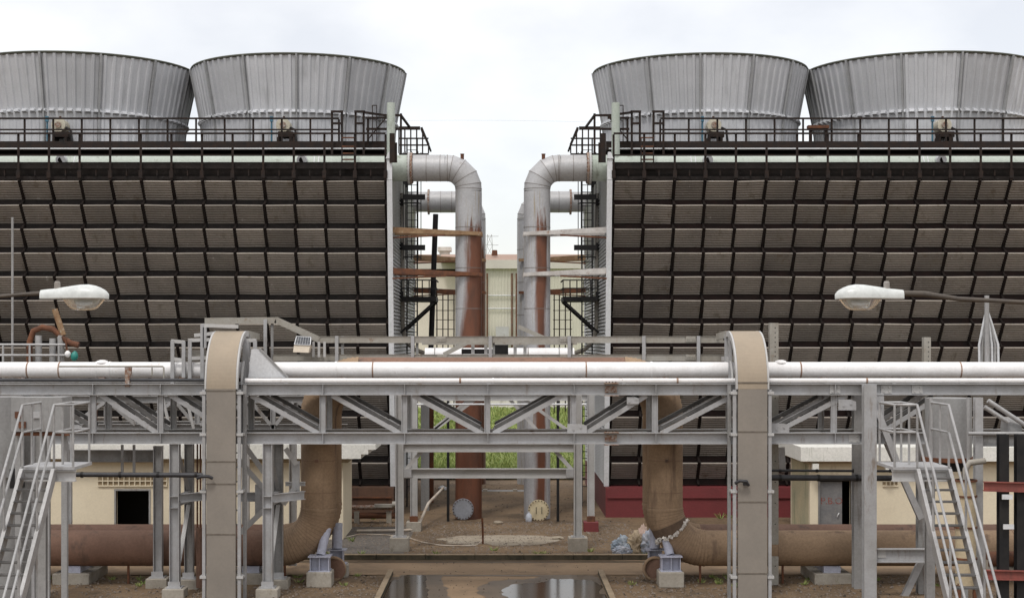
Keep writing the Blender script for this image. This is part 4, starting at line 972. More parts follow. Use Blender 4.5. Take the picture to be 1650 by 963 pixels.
for (px, py, w, h) in ((1366, 652, .5, .3), (1258, 690, .5, .28), (930, 690, .55, .26), (120, 690, .4, .2), (1020, 645, .34, .2)):
    c = at(px, py, 42.9); mb = MB(); mb.prism([(c.x - w / 2, Y1 - .1, c.z - h / 2), (c.x + w / 2, Y1 - .1, c.z - h / 2), (c.x + w / 2, Y1 - .1, c.z + h * .3), (c.x + w * .2, Y1 - .1, c.z + h / 2), (c.x - w / 2, Y1 - .1, c.z + h / 2)], (0, .016, 0))
    for k in (-1, 1): mb.cyl((c.x + .1 * k, Y1 - .125, c.z + .03 * k), (c.x + .1 * k, Y1 - .098, c.z + .03 * k), .028, seg=8)
    mb.build('gusset', M['steel'], t)
# trestle legs
def leg(px, y, w, ztop, m_, foot=True):
    x = xa(px, y); MB().ibeam((x, y, .3 if foot else 0), (x, y, ztop), w, w, up=(1, 0, 0), tf=.02, tw=.015).build('leg', m_, t)
    if foot:
        bend(MB().box((x, y, .12), (.62, .62, .3)).build('footing', M['concrete'], t), .02)
        mb = MB(); mb.box((x, y, .285), (.44, .44, .03)); mb.box((x, y - .14, .38), (.34, .02, .16)); mb.build('base_plate', M['steel'], t)
    return x
zc1 = ZL - CH / 2
for px, px2 in ((282, 305), (432, 449)):
    xq = leg(px, Y1, .27, zc1, M['steel']); xq2 = leg(px2, Y2, .25, zc1, M['steel_rear'])
    zb_ = za(808, Y1)
    MB().ibeam((xq, Y1 + .15, zb_), (xq2, Y2 - .15, zb_), .15, .3).build('tie_beam', M['steel_light'], t)
    MB().angle((xq2, Y2 - .1, zb_ - .25), (xq + .02, Y1 + .1, .55), .12, up=(0, -1, 0)).build('trestle_brace', M['steel_light'], t)
    MB().angle((xq, Y1 + .15, zc1 - .05), (xq2, Y2 - .15, zb_ + .2), .11, up=(0, -1, 0)).build('trestle_brace', M['steel'], t)
    mb = MB()
    for dz in (-.16, .16): mb.box((xq, Y1 - .001, zb_ + dz), (.25, .24, .016))
    split_build(mb, 'stiffener', M['steel'], t)
    MB().ibeam((xq + .12, Y1, zb_ + .1), (xq + .9, Y1 + .9, zb_ + .1), .12, .24).build('side_beam', M['steel'], t)
leg(255, 44.93, .25, za(718, 44.9), M['steel'])
# braces around the right hand trestle of the left pair
for a, c in (((384, 740), (424, 785)), ((395, 718), (425, 760)), ((387, 858), (424, 822)), ((456, 812), (475, 785)), ((460, 722), (478, 748))):
    MB().angle(at(*a, 44.1), at(*c, 44.1), .15).build('knee_brace', M['steel_light'], t)
mb = MB()
for (px, py, w, h) in ((421, 805, .36, .9), (477, 770, .22, 1.0)):
    c = at(px, py, 44.15); mb.box(c, (w, .02, h))
split_build(mb, 'gusset', M['steel'], t)
for px, y0 in ((396, 48.3), (472, 48.4)): 
    x = xa(px, y0); MB().ibeam((x, y0, .1), (x, y0, zc1), .22, .22, up=(1, 0, 0)).build('leg', M['steel_light'], t)
MB().ibeam(at(387, 800, 44.4), at(420, 800, 44.4), .14, .26).build('side_beam', M['steel'], t)
MB().ibeam(at(460, 779, 44.9), at(492, 779, 44.9), .1, .12).build('side_beam', M['steel_light'], t)
MB().ibeam(at(112, 734, 45.6), at(252, 734, 45.6), .2, .36).build('side_beam', M['steel_rear'], t)
for px in (197, 216): MB().bar(at(px, 716, 45.2), at(px, 762, 45.2), .07, .07).build('hanger', M['steel'], t)
# right column pair and its braces
xq = xa(1400, 42.78)
MB().ibeam((xq, 42.74, 0), (xq, 42.74, za(619, 42.74)), .35, .3, up=(0, 1, 0), tf=.025).build('leg', M['steel'], t)
xq2 = xa(1381, Y2); MB().ibeam((xq2, Y2 - .2, 0), (xq2, Y2 - .2, zc1 + 1.5), .34, .3, up=(0, 1, 0), tf=.02).build('leg', M['steel_rear'], t)
for a, c, d_ in (((1414, 660), (1446, 745), 42.6), ((1412, 672), (1485, 835), 43.3), ((1492, 890), (1452, 975), 43.3), ((1260, 720), (1262, 760), 46)):
    MB().angle(at(*a, d_), at(*c, d_), .17).build('knee_brace', M['steel'], t)
mb = MB(); c = at(1418, 655, 42.85); mb.box((c.x, Y1 - .12, c.z), (.26, .02, .75))
for k in range(4): mb.cyl((c.x - .05 + .03 * k, Y1 - .15, c.z - .3 + .1 * k), (c.x - .05 + .03 * k, Y1 - .12, c.z - .3 + .1 * k), .025, seg=8)
mb.build('gusset', M['steel'], t)
MB().ibeam(at(1411, 894, 42.9), at(1500, 894, 42.9), .26, .38).build('side_beam', M['steel'], t)
mb = MB(); c = at(1423, 893, 42.7); mb.box((c.x, 42.88, c.z), (.24, .02, .22)); mb.build('splice_plate', M['steel_light'], t)
xq = xa(1487, 43.6); MB().ibeam((xq, 43.7, 0), (xq, 43.7, zc1), .28, .28, up=(0, 1, 0)).build('leg', M['steel_rear'], t)
xq = xa(68, 42.9); MB().ibeam((xq, Y1, 0), (xq, Y1, zc1), .3, .3, up=(0, 1, 0)).build('leg', M['steel_rear'], t)

# white pipes on the bridge
zw, yw, rw = za(595.7, 43.9), 43.9, .228
p = thing('white_pipe', 'thick white pipe with rusty seams lying along the top of the pipe bridge', 'pipe', (0, yw, zw - rw))
MB().cyl((-XE, yw, zw), (XE, yw, zw), rw, seg=32).build('pipe_body', M['white_pipe'], p)
for px in (45, 96, 600, 943, 1288, 1545): MB().cyl(at(px, 595.7, yw), at(px + 2.2, 595.7, yw), rw + .006, seg=32).build('seam_band', M['pipe_seam'], p)
for px in (155, 176, 540, 1048): MB().cyl(at(px, 595.7, yw), at(px + 3, 595.7, yw), rw + .016, seg=32).build('joint_band', M['white_pipe'], p)
for px in (165, 1258):
    c = at(px, 585, yw); mb = MB(); P = []
    mb.tube([Vector((c.x, yw, zw + rw - .03)), Vector((c.x, yw, zw + rw + .035)), Vector((c.x, yw, zw + rw + .06))], .16, 18, True, rf=lambda i: (.18, .15, .06)[i]); mb.build('saddle_cap', M['white_pipe'], p)
mb = MB(); x = -16
while x < 17: mb.box((x, yw, zw - rw - .04), (.18, .3, .12)); x += 2.3
split_build(mb, 'shoe', M['steel_rust'], p)
zs_, ys_, rs_ = za(613, 43.0), 43.0, .07
p = thing('small_white_pipe', 'thin white pipe in front of the thick one on the bridge chord', 'pipe', (2, ys_, zs_ - rs_))
MB().cyl((xa(395, ys_), ys_, zs_), (XE, ys_, zs_), rs_, seg=16).build('pipe_body', M['white_pipe'], p)
for px in (740, 793, 1090, 1395): MB().cyl(at(px, 613, ys_), at(px + 3, 613, ys_), rs_ + .008, seg=16).build('coupling', M['pipe_seam'] if px != 793 else M['white_pipe'], p)
mb = MB(); x = -6
while x < 17: mb.box((x, ys_, zs_ - rs_ - .012), (.12, .16, .03)); x += 1.9
split_build(mb, 'shoe', M['steel'], p)
p = thing('dark_service_pipe', 'thin dark pipe lying beneath the white pipe at the stair end', 'pipe', at(200, 613, 43.05))
MB().cyl((-XE, 43.05, zs_ + .02), (xa(380, 43), 43.05, zs_ + .02), .045, seg=12).build('pipe_body', M['black_pipe'], p)
mb = MB(); mb.box(at(207, 600, 43.2), (.18, .12, .3)); mb.box(at(206, 613, 43.05), (.12, .16, .34)); mb.build('hanger_clamp', M['steel_rust'], p)
mb = MB(); mb.tube([at(95, 590, 43.2), at(262, 590, 43.2), at(264, 592, 43.2), at(264, 612, 43.2)], .025, 8); mb.cyl(at(245, 592, 43.2), at(245, 605, 43.2), .02, seg=6); mb.build('impulse_line', M['tray'], p)

# ================================================================== ARCHED CABLE DUCTS
def arch_duct(label, pxc, s, has_left):
    yF = 42.3; x = xa(pxc, yF); W = .81; ra = 1.62; ztop = za(533, yF + ra)
    t = thing('cable_duct', label, 'cable duct', (x, yF, 0), 'arched cable ducts')
    # covered face: vertical sheet, then the arch over the pipes, then level to the rear tray
    zs = ztop - ra
    bend(MB().span((x - W / 2, yF, 0), (x + W / 2, yF + .16, zs)).build('vertical_cover', M['duct_grey'], t), .012)
    path = [Vector((x, yF + ra - ra * math.cos(R(a)), zs + ra * math.sin(R(a)))) for a in range(0, 91, 4)] + [Vector((x, yF + ra + .3, ztop - .01))]
    mb = MB(); mb.ribbon(path, W, .03); mb.build('arch_cover', M['duct'], t)
    for py in ((629, 743, 779, 860) if s < 0 else (616, 695, 808, 923)):
        z = za(py, yF); MB().box((x, yF - .004, z), (W + .03, .02, .03)).build('cover_joint', M['duct_joint'], t)
    # ladder side rails: outer and inner arcs on both sides
    for e in (-1, 1):
        xx = x + e * (W / 2 + .035)
        MB().ribbon([q_ + Vector((e * (W / 2 + .03), 0, 0)) for q_ in path], .05, .16).build('arch_rail', M['steel_light'], t)
        rin = ra - .75; pin = [Vector((xx, yF + ra - rin * math.cos(R(a)), zs + rin * math.sin(R(a)))) for a in range(0, 91, 6)] + [Vector((xx, yF + ra + 1.2, zs + rin))]
        pin = [Vector((xx, pin[0].y, zs - .3))] + pin
        MB().ribbon(pin, .045, .12).build('inner_arch_rail', M['steel_light'], t)
        MB().bar((xx, yF + ra + .3, ztop - .09), (xx, 46.2, ztop - .16), .05, .2).build('level_rail', M['tray'], t)
        MB().bar((xx + e * .05, yF + .12, 0), (xx + e * .05, yF + .12, zs - .02), .09, .1).build('side_angle', M['steel'], t)
        if e == -s * -1 * -1: MB().bar((xx + e * .15, yF + .45, 0), (xx + e * .15, yF + .45, zs + .1), .09, .1).build('side_angle', M['steel_rear'], t)
        for py in (633, 700, 792, 930): MB().box((xx + e * .07, yF + .24, za(py, yF)), (.18, .4, .07)).build('cleat', M['steel_light'], t)
        for k, dy in enumerate((1.25, 2.0)):
            MB().bar((xx, yF + dy, zs - .25), (xx, yF + dy, ztop - .1), .09, .09).build('arch_post', M['steel'], t)
    mb = MB()
    for a in range(8, 90, 16):
        c = Vector((x, yF + ra - (ra - .1) * math.cos(R(a)), zs + (ra - .1) * math.sin(R(a)))); mb.bar(c - Vector((W / 2, 0, 0)), c + Vector((W / 2, 0, 0)), .04, .04)
    z = .5
    while z < zs: mb.bar((x - W / 2, yF + .3, z), (x + W / 2, yF + .3, z), .04, .04); z += .4
    split_build(mb, 'rung', M['steel_rear'], t)
    mb = MB(); z = 0.4
    for dx in (-.25, -.15, -.06, .04, .13, .22):
        mb.tube([(x + dx, yF + .24, 0), (x + dx, yF + .24, zs)] + [(x + dx, yF + ra - (ra - .24) * math.cos(R(a)), zs + (ra - .24) * math.sin(R(a))) for a in range(10, 91, 10)] + [(x + dx, 46, ztop - .24)], .035, 6)
    split_build(mb, 'cable', M['black_pipe'], t)
    return t, x, ztop
ad1, xd1, ztd = arch_duct('arched sand-coloured cable duct beside the grey trestle legs', 356, -1, True)
ad2, xd2, _ = arch_duct('arched sand-coloured cable duct beside the tall perforated post', 1213, 1, False)
mb = MB(); mb.tube([at(318, 770, 42.2), at(325, 767, 42.1), at(336, 767, 42.1), at(342, 770, 42.2)], .045, 8); mb.build('hose_clamp', M['black_pipe'], ad1)
mb = MB(); mb.tube([at(1185, 778, 42.2), at(1192, 774, 42.1), at(1203, 775, 42.1), at(1206, 781, 42.2)], .045, 8); mb.box(at(1201, 778, 42.2), (.12, .1, .12)); mb.build('hose_clamp', M['black_pipe'], ad2)
# rear tray run between the ducts
D = 46.3
t = thing('cable_tray', 'beige two-level cable tray on posts spanning between the arched ducts', 'cable tray', at(805, 583, D))
for dy in (0, .6):
    MB().ibeam(at(512, 547, D + dy) , at(1192, 547, D + dy), .06, .2, tf=.012).build('upper_rail', M['tray'], t)
    MB().ibeam(at(440, 576, D + dy), at(1192, 576, D + dy), .06, .2, tf=.012).build('lower_rail', M['tray'], t)
    MB().bar(at(444, 515, D + dy), at(514, 547, D + dy), .06, .19).build('sloped_rail', M['tray'], t)
    MB().bar(at(330, 517, D + dy), at(445, 516, D + dy), .06, .19).build('raised_rail', M['tray'], t)
for px in (428, 543, 665, 790, 917, 1037, 1125):
    x = xa(px, D); mb = MB(); mb.bar((x, D - .07, za(600, D)), (x, D - .07, za(541 if px > 500 else 514, D)), .1, .06); mb.build('post', M['steel'], t)
    mb = MB(); mb.bar((x + .1, D + .67, za(600, D)), (x + .1, D + .67, za(541 if px > 500 else 514, D)), .08, .06); mb.build('post', M['steel_rear'], t)
mb = MB()
for k in range(36):
    px = 520 + k * 19
    for py in (549, 578): mb.bar(at(px, py, D + .04), at(px, py, D + .56), .04, .03)
split_build(mb, 'rung', M['tray'], t)
mb = MB()
for dx in range(6): mb.tube([at(450, 575, D + .1 + dx * .08), at(800, 575 + (dx % 2) * .6, D + .1 + dx * .08), at(1190, 575, D + .1 + dx * .08)], .03, 6)
split_build(mb, 'cable', M['black_pipe'], t)
mb = MB()
for px, py in ((710, 546), (712, 575), (910, 546), (910, 575), (1113, 546), (1113, 575), (512, 576)):
    c = at(px, py, D - .04); mb.box(c, (.3, .012, .17))
    for k in (-.1, -.04, .04, .1): mb.cyl(c + Vector((k, -.01, .0)), c + Vector((k, -.03, 0)), .017, seg=6)
split_build(mb, 'splice_plate', M['tray'], t)
# platforms and frames around the left duct head
t = thing('duct_frame', 'grey gantry frame with ladder arms around the left arched duct head', 'frame', at(320, 640, 43.4))
for a, c in (((278, 548), (278, 618)), ((296, 550), (296, 608)), ((306, 547), (306, 610)), ((326, 522), (326, 612)), ((330, 527), (330, 560)), ((398, 548), (398, 610)), ((411, 548), (411, 610))):
    MB().bar(at(*a, 43.6), at(*c, 43.6), .1, .08).build('post', M['steel'], t)
for a, c in (((276, 549), (298, 551)), ((278, 578), (296, 580)), ((303, 548), (338, 547)), ((303, 577), (338, 576)), ((324, 524), (384, 526)), ((390, 548), (413, 548)), ((390, 578), (413, 578)), ((313, 540), (345, 537))):
    MB().bar(at(*a, 43.6), at(*c, 43.6), .06, .1).build('crossbar', M['steel_light'], t)
MB().prism([at(405, 562, 43.35), at(418, 562, 43.35), at(462, 608, 43.35), at(400, 608, 43.35)], (0, .08, 0)).build('flared_sheet', M['white_trim'], t)
mb = MB(); mb.bar(at(418, 561, 43.34), at(464, 608, 43.34), .05, .06, up=(0, -1, 0)); mb.build('sheet_edge', M['steel_rear'], t)
MB().box(at(318, 570, 44.0), (.7, .4, .18)).build('cable_box', M['tray'], t)
t = thing('floodlight', 'beige box floodlight with dark gridded glass fixed on the tray end', 'floodlight', at(486, 572, 45.6))
a, c, e, f_ = at(472, 567, 45.5), at(497, 568, 45.5), at(500, 556, 45.6), at(474, 555, 45.6)
MB().prism([a, c, e, f_], (0, .4, 0)).build('housing', M['beige_box'], t)
g1, g2, g3, g4 = at(474.5, 554.5, 45.58), at(500, 555.5, 45.58), at(501, 543, 45.75), at(478, 541.5, 45.75)
gl_ = MB().prism([g1, g2, g3, g4], (0, .2, .02)).build('glass', M['glass_dark'], t)
mb = MB()
for k in range(7):
    f = k / 6; mb.bar(g1.lerp(g2, f) + Vector((0, -.012, .0)), g4.lerp(g3, f) + Vector((0, -.012, 0)), .005 if k % 6 else .022, .012, up=(0, -1, 0))
for f in (0, .5, 1): mb.bar(g1.lerp(g4, f) + Vector((0, -.014, 0)), g2.lerp(g3, f) + Vector((0, -.014, 0)), .022 if f != .5 else .005, .012, up=(0, -1, 0))
mb.build('grille', M['white_trim'], t)
mb = MB()
for px in (505, 514, 523): mb.bar(at(px, 550, 46), at(px, 575, 46), .07, .07)
mb.build('bracket', M['steel_light'], t)
t = thing('rear_pipe_rack', 'dusty grey braced rack seen through the left half of the truss', 'pipe rack', (xa(330, 49.5), 49.5, YARD))
for z_ in (za(643, 49.5), za(688, 49.5)): MB().ibeam((xa(88, 49.5), 49.5, z_), (xa(560, 49.5), 49.5, z_), .2, .22).build('beam', M['steel_rear'], t)
for z_ in (za(697, 51), za(681, 51)): MB().ibeam((xa(100, 51), 51, z_), (xa(420, 51), 51, z_), .2, .12).build('beam', M['steel_rear'], t)
pxs = (112, 172, 222, 280, 318, 402, 440, 476, 545)
for i, px in enumerate(pxs):
    MB().ibeam((xa(px, 49.5), 49.5, za(688, 49.5) + .11 if i % 3 else YARD), (xa(px, 49.5), 49.5, za(643, 49.5) - .11), .15, .15, up=(1, 0, 0)).build('post', M['steel_rear'] if i % 2 else M['steel'], t)
    if i: 
        a_, c_ = ((pxs[i - 1] + 4, 684), (px - 4, 648)) if i % 2 else ((pxs[i - 1] + 4, 648), (px - 4, 684))
        MB().angle(at(*a_, 49.4), at(*c_, 49.4), .11).build('brace', M['steel'] if i % 2 else M['steel_rear'], t)
for px in (262, 300, 330): MB().bar(at(px, 640, 48.7), at(px + 12, 690, 48.7), .09, .08).build('brace', M['steel_light'], t)
MB().cyl(at(150, 640, 50.2), at(150, 690, 50.2), .14, seg=16).build('valve_riser', M['rust'], t)
# tall perforated posts behind the bridge
def holed_post(label, px0, px1, D, py, z0):
    t = thing('perforated_post', label, 'post', (xa((px0 + px1) / 2, D), D, z0), 'perforated posts')
    x0, x1 = xa(px0, D), xa(px1, D); zt = za(py, D)
    mb = MB(); mb.span((x0, D, z0), (x1, D + .24, zt)); mb.build('post_body', M['concrete'] if False else M['tray'], t)
    mb = MB(); z = zt - .15
    while z > max(z0, 0): mb.cyl(((x0 + x1) / 2 + .03, D - .004, z), ((x0 + x1) / 2 + .03, D + .01, z), .018, seg=8); z -= .14 if z > zt - .9 else .62
    mb.build('bolt_holes', M['black'], t)
holed_post('tall weathered post with bolt holes behind the right arched duct', 1240.5, 1254.5, 45.2, 520, 0)
holed_post('shorter weathered post rising behind the white pipe near the right lamp arm', 1489, 1500, 45.2, 543, 0)

# black service pipes
for lab, px0, px1, py, d_, r in (('black lagged pipe passing before the cream wall and left doorway', 118, 326, 764, 42.35, .068), ('thick black lagged pipe crossing before the grey half-open door', 1243, 1452, 769, 44.35, .085), ('thin dark pipe just above the thick black one before the grey door', 1243, 1445, 757.5, 44.5, .036)):
    t = thing('service_pipe', lab, 'pipe', at((px0 + px1) / 2, py, d_), 'black service pipes')
    MB().cyl(at(px0, py, d_), at(px1, py + 1, d_), r, seg=16).build('pipe_body', M['black_pipe'], t)
    mb = MB()
    for k in range(4): px = px0 + 12 + (px1 - px0 - 24) * k / 3; mb.cyl(at(px, py + .4, d_), at(px + 4, py + .4, d_), r + .014, seg=16)
    split_build(mb, 'joint_sleeve', M['black'], t)
t = thing('rusty_downpipes', 'pair of thin rusty pipes standing beside the left arched duct', 'pipe', (xa(320, 44), 44, 0))
for dx in (0, .09): MB().cyl((xa(318, 44.1) + dx, 44.1, .1), (xa(318, 44.1) + dx, 44.1, zc1), .025, seg=8).build('pipe_body', M['rust'], t)
MB().cyl((xa(321, 44.1), 44.1, .1), (xa(321, 44.1), 44.1, za(850, 44)), .09, seg=10).build('foot_sleeve', M['brown_rust'], t)

# ================================================================== LAMPS
def lamp(s, px, label, pole_px):
    D = 20.0; t = thing('street_lamp', label, 'street lamp', (xa(pole_px, D), D, 0), 'cobra-head street lamps')
    tip = at(px, 474, D); d = Vector((s, 0, 0))           # d points from the bowl end toward the arm
    L_ = 110 * D / F
    # shell: lofted sections along the head, flat underneath where the bowl hangs
    secs = [(0.0, .012, .03), (.012, .045, .06), (.05, .095, .098), (.12, .135, .135), (.2, .155, .162), (.3, .165, .178), (.42, .16, .174), (.55, .145, .158), (.68, .12, .14), (.82, .095, .122), (.93, .08, .112), (1.0, .07, .104)]
    mb = MB(); P = []; seg = 24; zb = tip.z; zsp = zb - .048
    for f, w, h in secs:
        for k in range(seg + 1):
            a = math.pi * k / seg; sn = math.sin(a)
            P.append((tip.x + d.x * f * L_, D + w * math.cos(a), zsp + h * (sn ** .75 if sn > 0 else 0)))
    m_ = seg + 1
    mb.add(P, [(i * m_ + k, i * m_ + k + 1, (i + 1) * m_ + k + 1, (i + 1) * m_ + k) for i in range(len(secs) - 1) for k in range(seg)], True)
    mb.add(P[-m_:], [tuple(range(m_))])
    P2 = []
    for f, w, h in secs: P2 += [(tip.x + d.x * f * L_, D - w, zsp), (tip.x + d.x * f * L_, D - w * .93, zsp - .014), (tip.x + d.x * f * L_, D + w * .93, zsp - .014), (tip.x + d.x * f * L_, D + w, zsp)]
    mb.add(P2, [(4 * i + k, 4 * i + k + 1, 4 * i + 5 + k, 4 * i + 4 + k) for i in range(len(secs) - 1) for k in range(3)])
    mb.build('lamp_head', M['lamp'], t)
    c = Vector((tip.x + d.x * L_ * .37, D, zsp - .015))
    mb = MB(); P = []; rings = [(1.0, 0), (.94, -.02), (.80, -.07), (.64, -.115), (.5, -.138), (.3, -.147), (.001, -.149)]
    for rr, dz in rings:
        for k in range(32): a = 2 * math.pi * k / 32; P.append((c.x + math.cos(a) * rr * L_ * .315, D + math.sin(a) * rr * .14, c.z + dz))
    mb.add(P, [(i * 32 + k, i * 32 + (k + 1) % 32, (i + 1) * 32 + (k + 1) % 32, (i + 1) * 32 + k) for i in range(len(rings) - 1) for k in range(32)], True)
    bw = mb.build('bowl', M['bowl'], t)
    mb = MB(); mb.tube([c + Vector((dx_, 0, -.06 - .02 * (1 - (dx_ / .12) ** 2))) for dx_ in (-.12, -.08, 0, .08, .12)], .03, 10, True, rf=lambda i: (.012, .03, .04, .03, .02)[i]); mb.build('lamp_bulb', M['white_trim'], bw)
    MB().prism([c + Vector((-.2, .06, -.005)), c + Vector((.2, .06, -.005)), c + Vector((.13, .07, -.10)), c + Vector((-.13, .07, -.10))], (0, .008, 0)).build('reflector', M['lamp'], bw)
    mb = MB(); mb.tube([c + Vector((math.cos(R(a)) * L_ * .322, math.sin(R(a)) * .146, .002)) for a in range(0, 361, 12)], .008, 6, False); mb.build('gasket_rim', M['lamp_metal'], t)
    MB().box((tip.x + d.x * L_ * .03, D - .02, zsp - .025), (.025, .03, .03)).build('latch', M['lamp_metal'], t)
    mb = MB(); fx = tip.x + d.x * L_ * .76; mb.cyl((fx, D, zb + .06), (fx, D, zb + .15), .04, seg=14); mb.cyl((fx, D, zb + .15), (fx, D, zb + .172), .038, .03, 14); mb.build('photocell', M['lamp_metal'], t)
    xp = xa(pole_px, D); xe = tip.x + d.x * L_ * .97
    if s > 0: path = [(xe, D, zb + .012), (xe + .3, D, zb + .005), (xe + .75, D, zb - .06), (xp, D, zb - .12)]
    else: path = [(xe, D, zb + .012), (xe - .25, D, zb + .0), (xp, D, zb - .06)]
    MB().tube(path, .04, 12, True, rf=(lambda i: (.04, .04, .03, .026)[i]) if s > 0 else (lambda i: (.03, .024, .02)[i])).build('arm', M['lamp_arm'], t)
    ztop = zb + .08
    MB().cyl((xp, D, 0), (xp, D, ztop), .09, .05, 16).build('pole', M['galv'], t)
    MB().cyl((xp, D, 0), (xp, D, .06), .2, seg=16).build('base_plate', M['galv'], t)
lamp(1, 1345, 'white cobra-head street lamp with long brown arm, right of the arched duct', 1690)
lamp(-1, 176, 'white cobra-head street lamp left of the arched duct, its arm short', -45)

# ================================================================== STAIRS toward the camera
def stair(s, px, label):
    D = 30; z0 = za(752, D); xi = xa(px, D); xo = xi + s * .62
    t = thing('steel_stair', label, 'stair', ((xi + xo) / 2, D - 3, 0), 'steel stairs')
    run = z0 / math.tan(R(47))
    for x in (xi, xo):
        MB().bar((x, D, z0 - .1), (x, D - run, -.1 + .1), .07, .22).build('stringer', M['galv'], t)
        for h, nm in ((1.22, 'handrail'), (.68, 'mid_rail')):
            MB().tube([(x, D + 1.2, z0 + h), (x, D, z0 + h), (x, D - run, h)], .026, 8).build(nm, M['galv'], t)
        for k in range(5):
            f = k / 4.0; MB().cyl((x, D - run * f, z0 * (1 - f)), (x, D - run * f, z0 * (1 - f) + 1.22), .024, seg=8).build('baluster', M['galv'], t)
        for dy in (.6, 1.2): MB().cyl((x, D + dy, z0), (x, D + dy, z0 + 1.22), .024, seg=8).build('baluster', M['galv'], t)
    n = int(z0 / .2)
    for i in range(1, n):
        f = i / n; MB().box(((xi + xo) / 2, D - run * f, z0 * (1 - f)), (abs(xo - xi) - .07, .2, .03)).build('tread', M['shade_dark'], t)
    xa_, xb_ = min(xi, xo) - .05, max(xi, xo) + .05
    if s < 0: xb_ += .35
    else: xa_ -= .42
    MB().span((xa_, D, z0 - .06), (xb_, D + 1.3, z0)).build('landing', M['steel'], t)
    MB().ibeam((xa_, D + .1, z0 - .18), (xb_, D + .1, z0 - .18), .14, .22).build('landing_beam', M['steel_light'], t)
    e = xb_ - .03 if s < 0 else xa_ + .03
    for zz in (1.22, .68): MB().tube([(xi, D + 1.2, z0 + zz), (e, D + 1.2, z0 + zz), (e, D + .02, z0 + zz), (xi, D + .02, z0 + zz)], .026, 8).build('landing_rail', M['galv'], t)
    for yy in (.02, 1.2): MB().cyl((e, D + yy, z0), (e, D + yy, z0 + 1.22), .024, seg=8).build('baluster', M['galv'], t)
    for x in ((xa_ + .12,) if s < 0 else (xb_ - .12,)): MB().ibeam((x, D + 1.1, 0), (x, D + 1.1, z0 - .06), .16, .16, up=(0, 1, 0)).build('leg', M['steel_rear'], t)
stair(-1, 87, 'galvanised stair descending toward the viewer, left of the doorway')
stair(1, 1478, 'galvanised stair descending toward the viewer, right of the grey column')

# ================================================================== EQUIPMENT AT BOTH EDGES
D = 39
t = thing('tan_tank', 'tan upright tank on the ground behind the right stair', 'tank', (xa(1556, D), D, 0))
c = xa(1556, D)
mb = MB(); mb.cyl((c, D, 1.0), (c, D, za(772, D)), .26, seg=28); mb.build('shell', M['tan_tank'], t)
for py in (775, 800, 850, 900): MB().cyl((c, D, za(py, D)), (c, D, za(py - 3, D)), .29, seg=28).build('band', M['rust'], t)
MB().tube([(c, D, za(772, D)), (c, D, za(755, D)), (c + .1, D, za(745, D)), (c + .5, D, za(742, D))], .08, 10).build('outlet', M['tray'], t)
for dx in (-.2, .2): MB().bar((c + dx, D - .1, 0), (c + dx, D - .1, 1.05), .08, .08).build('leg', M['rust'], t)
D = 41
t = thing('grey_vessel', 'large grey cylindrical vessel standing behind the right stair landing', 'vessel', (xa(1528, D), D + .6, 0))
c = xa(1528, D + .6); MB().cyl((c, D + .6, za(740, D)), (c, D + .6, za(642, D)), .62, seg=36).build('shell', M['grey_vessel'], t)
MB().cyl((c, D + .6, za(745, D)), (c, D + .6, za(738, D)), .72, seg=36).build('bottom_flange', M['rust'], t)
mb = MB(); mb.cyl((c, D + .6, za(760, D)), (c, D + .6, za(745.5, D)), .5, seg=28); mb.build('skirt', M['black'], t)
for dx in (-.45, .45): MB().bar((c + dx, D + .6, 0), (c + dx, D + .6, za(760, D)), .14, .14).build('leg', M['grey_vessel'], t)
for px in (1500, 1560): MB().cyl(at(px, 640, D - .1), at(px, 755, D - .1), .05, seg=10).build('side_pipe', M['galv'], t)
D = 38
t = thing('red_oxide_frame', 'red oxide steel frame with dark posts at the far right edge', 'frame', (xa(1630, D), D, 0))
for py in (783, 925): MB().ibeam(at(1585, py, D), at(1760, py + 4, D), .14, .24).build('beam', M['red_steel'], t)
for px in (1618, 1646, 1700): MB().ibeam((xa(px, D + .1), D + .2, 0), (xa(px, D + .1), D + .2, za(700, D)), .24, .24, up=(0, 1, 0)).build('post', M['black'], t)
for px, py in ((1623, 800), (1625, 848)): MB().box(at(px, py, D - .05), (.26, .04, .12)).build('label_plate', M['white_trim'], t)
MB().box(at(1608, 915, D + .8), (.7, .6, .5)).build('pump_base', M['concrete'], t)
MB().cyl(at(1590, 900, D + .6), at(1640, 900, D + .6), .2, seg=18).build('pump_body', M['rust'], t)
t = thing('grey_walkway', 'grey overhead walkway with slanted braces at the far right edge', 'walkway', (xa(1620, 39.5), 39.5, 0))
MB().ibeam(at(1575, 708, 39.5), at(1760, 708, 39.5), .2, .34).build('beam', M['steel_rear'], t)
MB().cyl(at(1560, 698, 39.3), at(1760, 698, 39.3), .05, seg=10).build('rail', M['galv'], t)
for a, c in (((1592, 645), (1660, 690)), ((1586, 655), (1625, 680))): MB().cyl(at(*a, 39.4), at(*c, 39.4), .06, seg=10).build('brace', M['galv'], t)
for px in (1576, 1720): MB().ibeam((xa(px, 39.5), 39.5, 0), (xa(px, 39.5), 39.5, za(640, 39.5)), .2, .2, up=(0, 1, 0)).build('post', M['steel'], t)
MB().cyl(at(1618, 690, 39.8), at(1640, 690, 39.8), .3, seg=20).build('fan_housing', M['grey_vessel'], t)
t = thing('cable_bundle', 'bundle of pale hanging cables hanging from a slim post near the right photo edge', 'cables', at(1590, 580, 44.5))
for k in range(7):
    x = 1578 + 5 * k; (k == 0) and MB().cyl((xa(1590, 44.5), 44.5, za(620, 44.5)), (xa(1590, 44.5), 44.5, za(476, 44.5)), .07, seg=10).build('post', M['galv'], t)
    MB().tube([at(1590, 498, 44.55), at((x + 1590) / 2, 525, 44.6), at(x, 555, 44.65), at(x + random.uniform(-3, 3), 620, 44.65)], .04, 6).build('cable', M['galv'] if k % 2 else M['white_trim'], t)

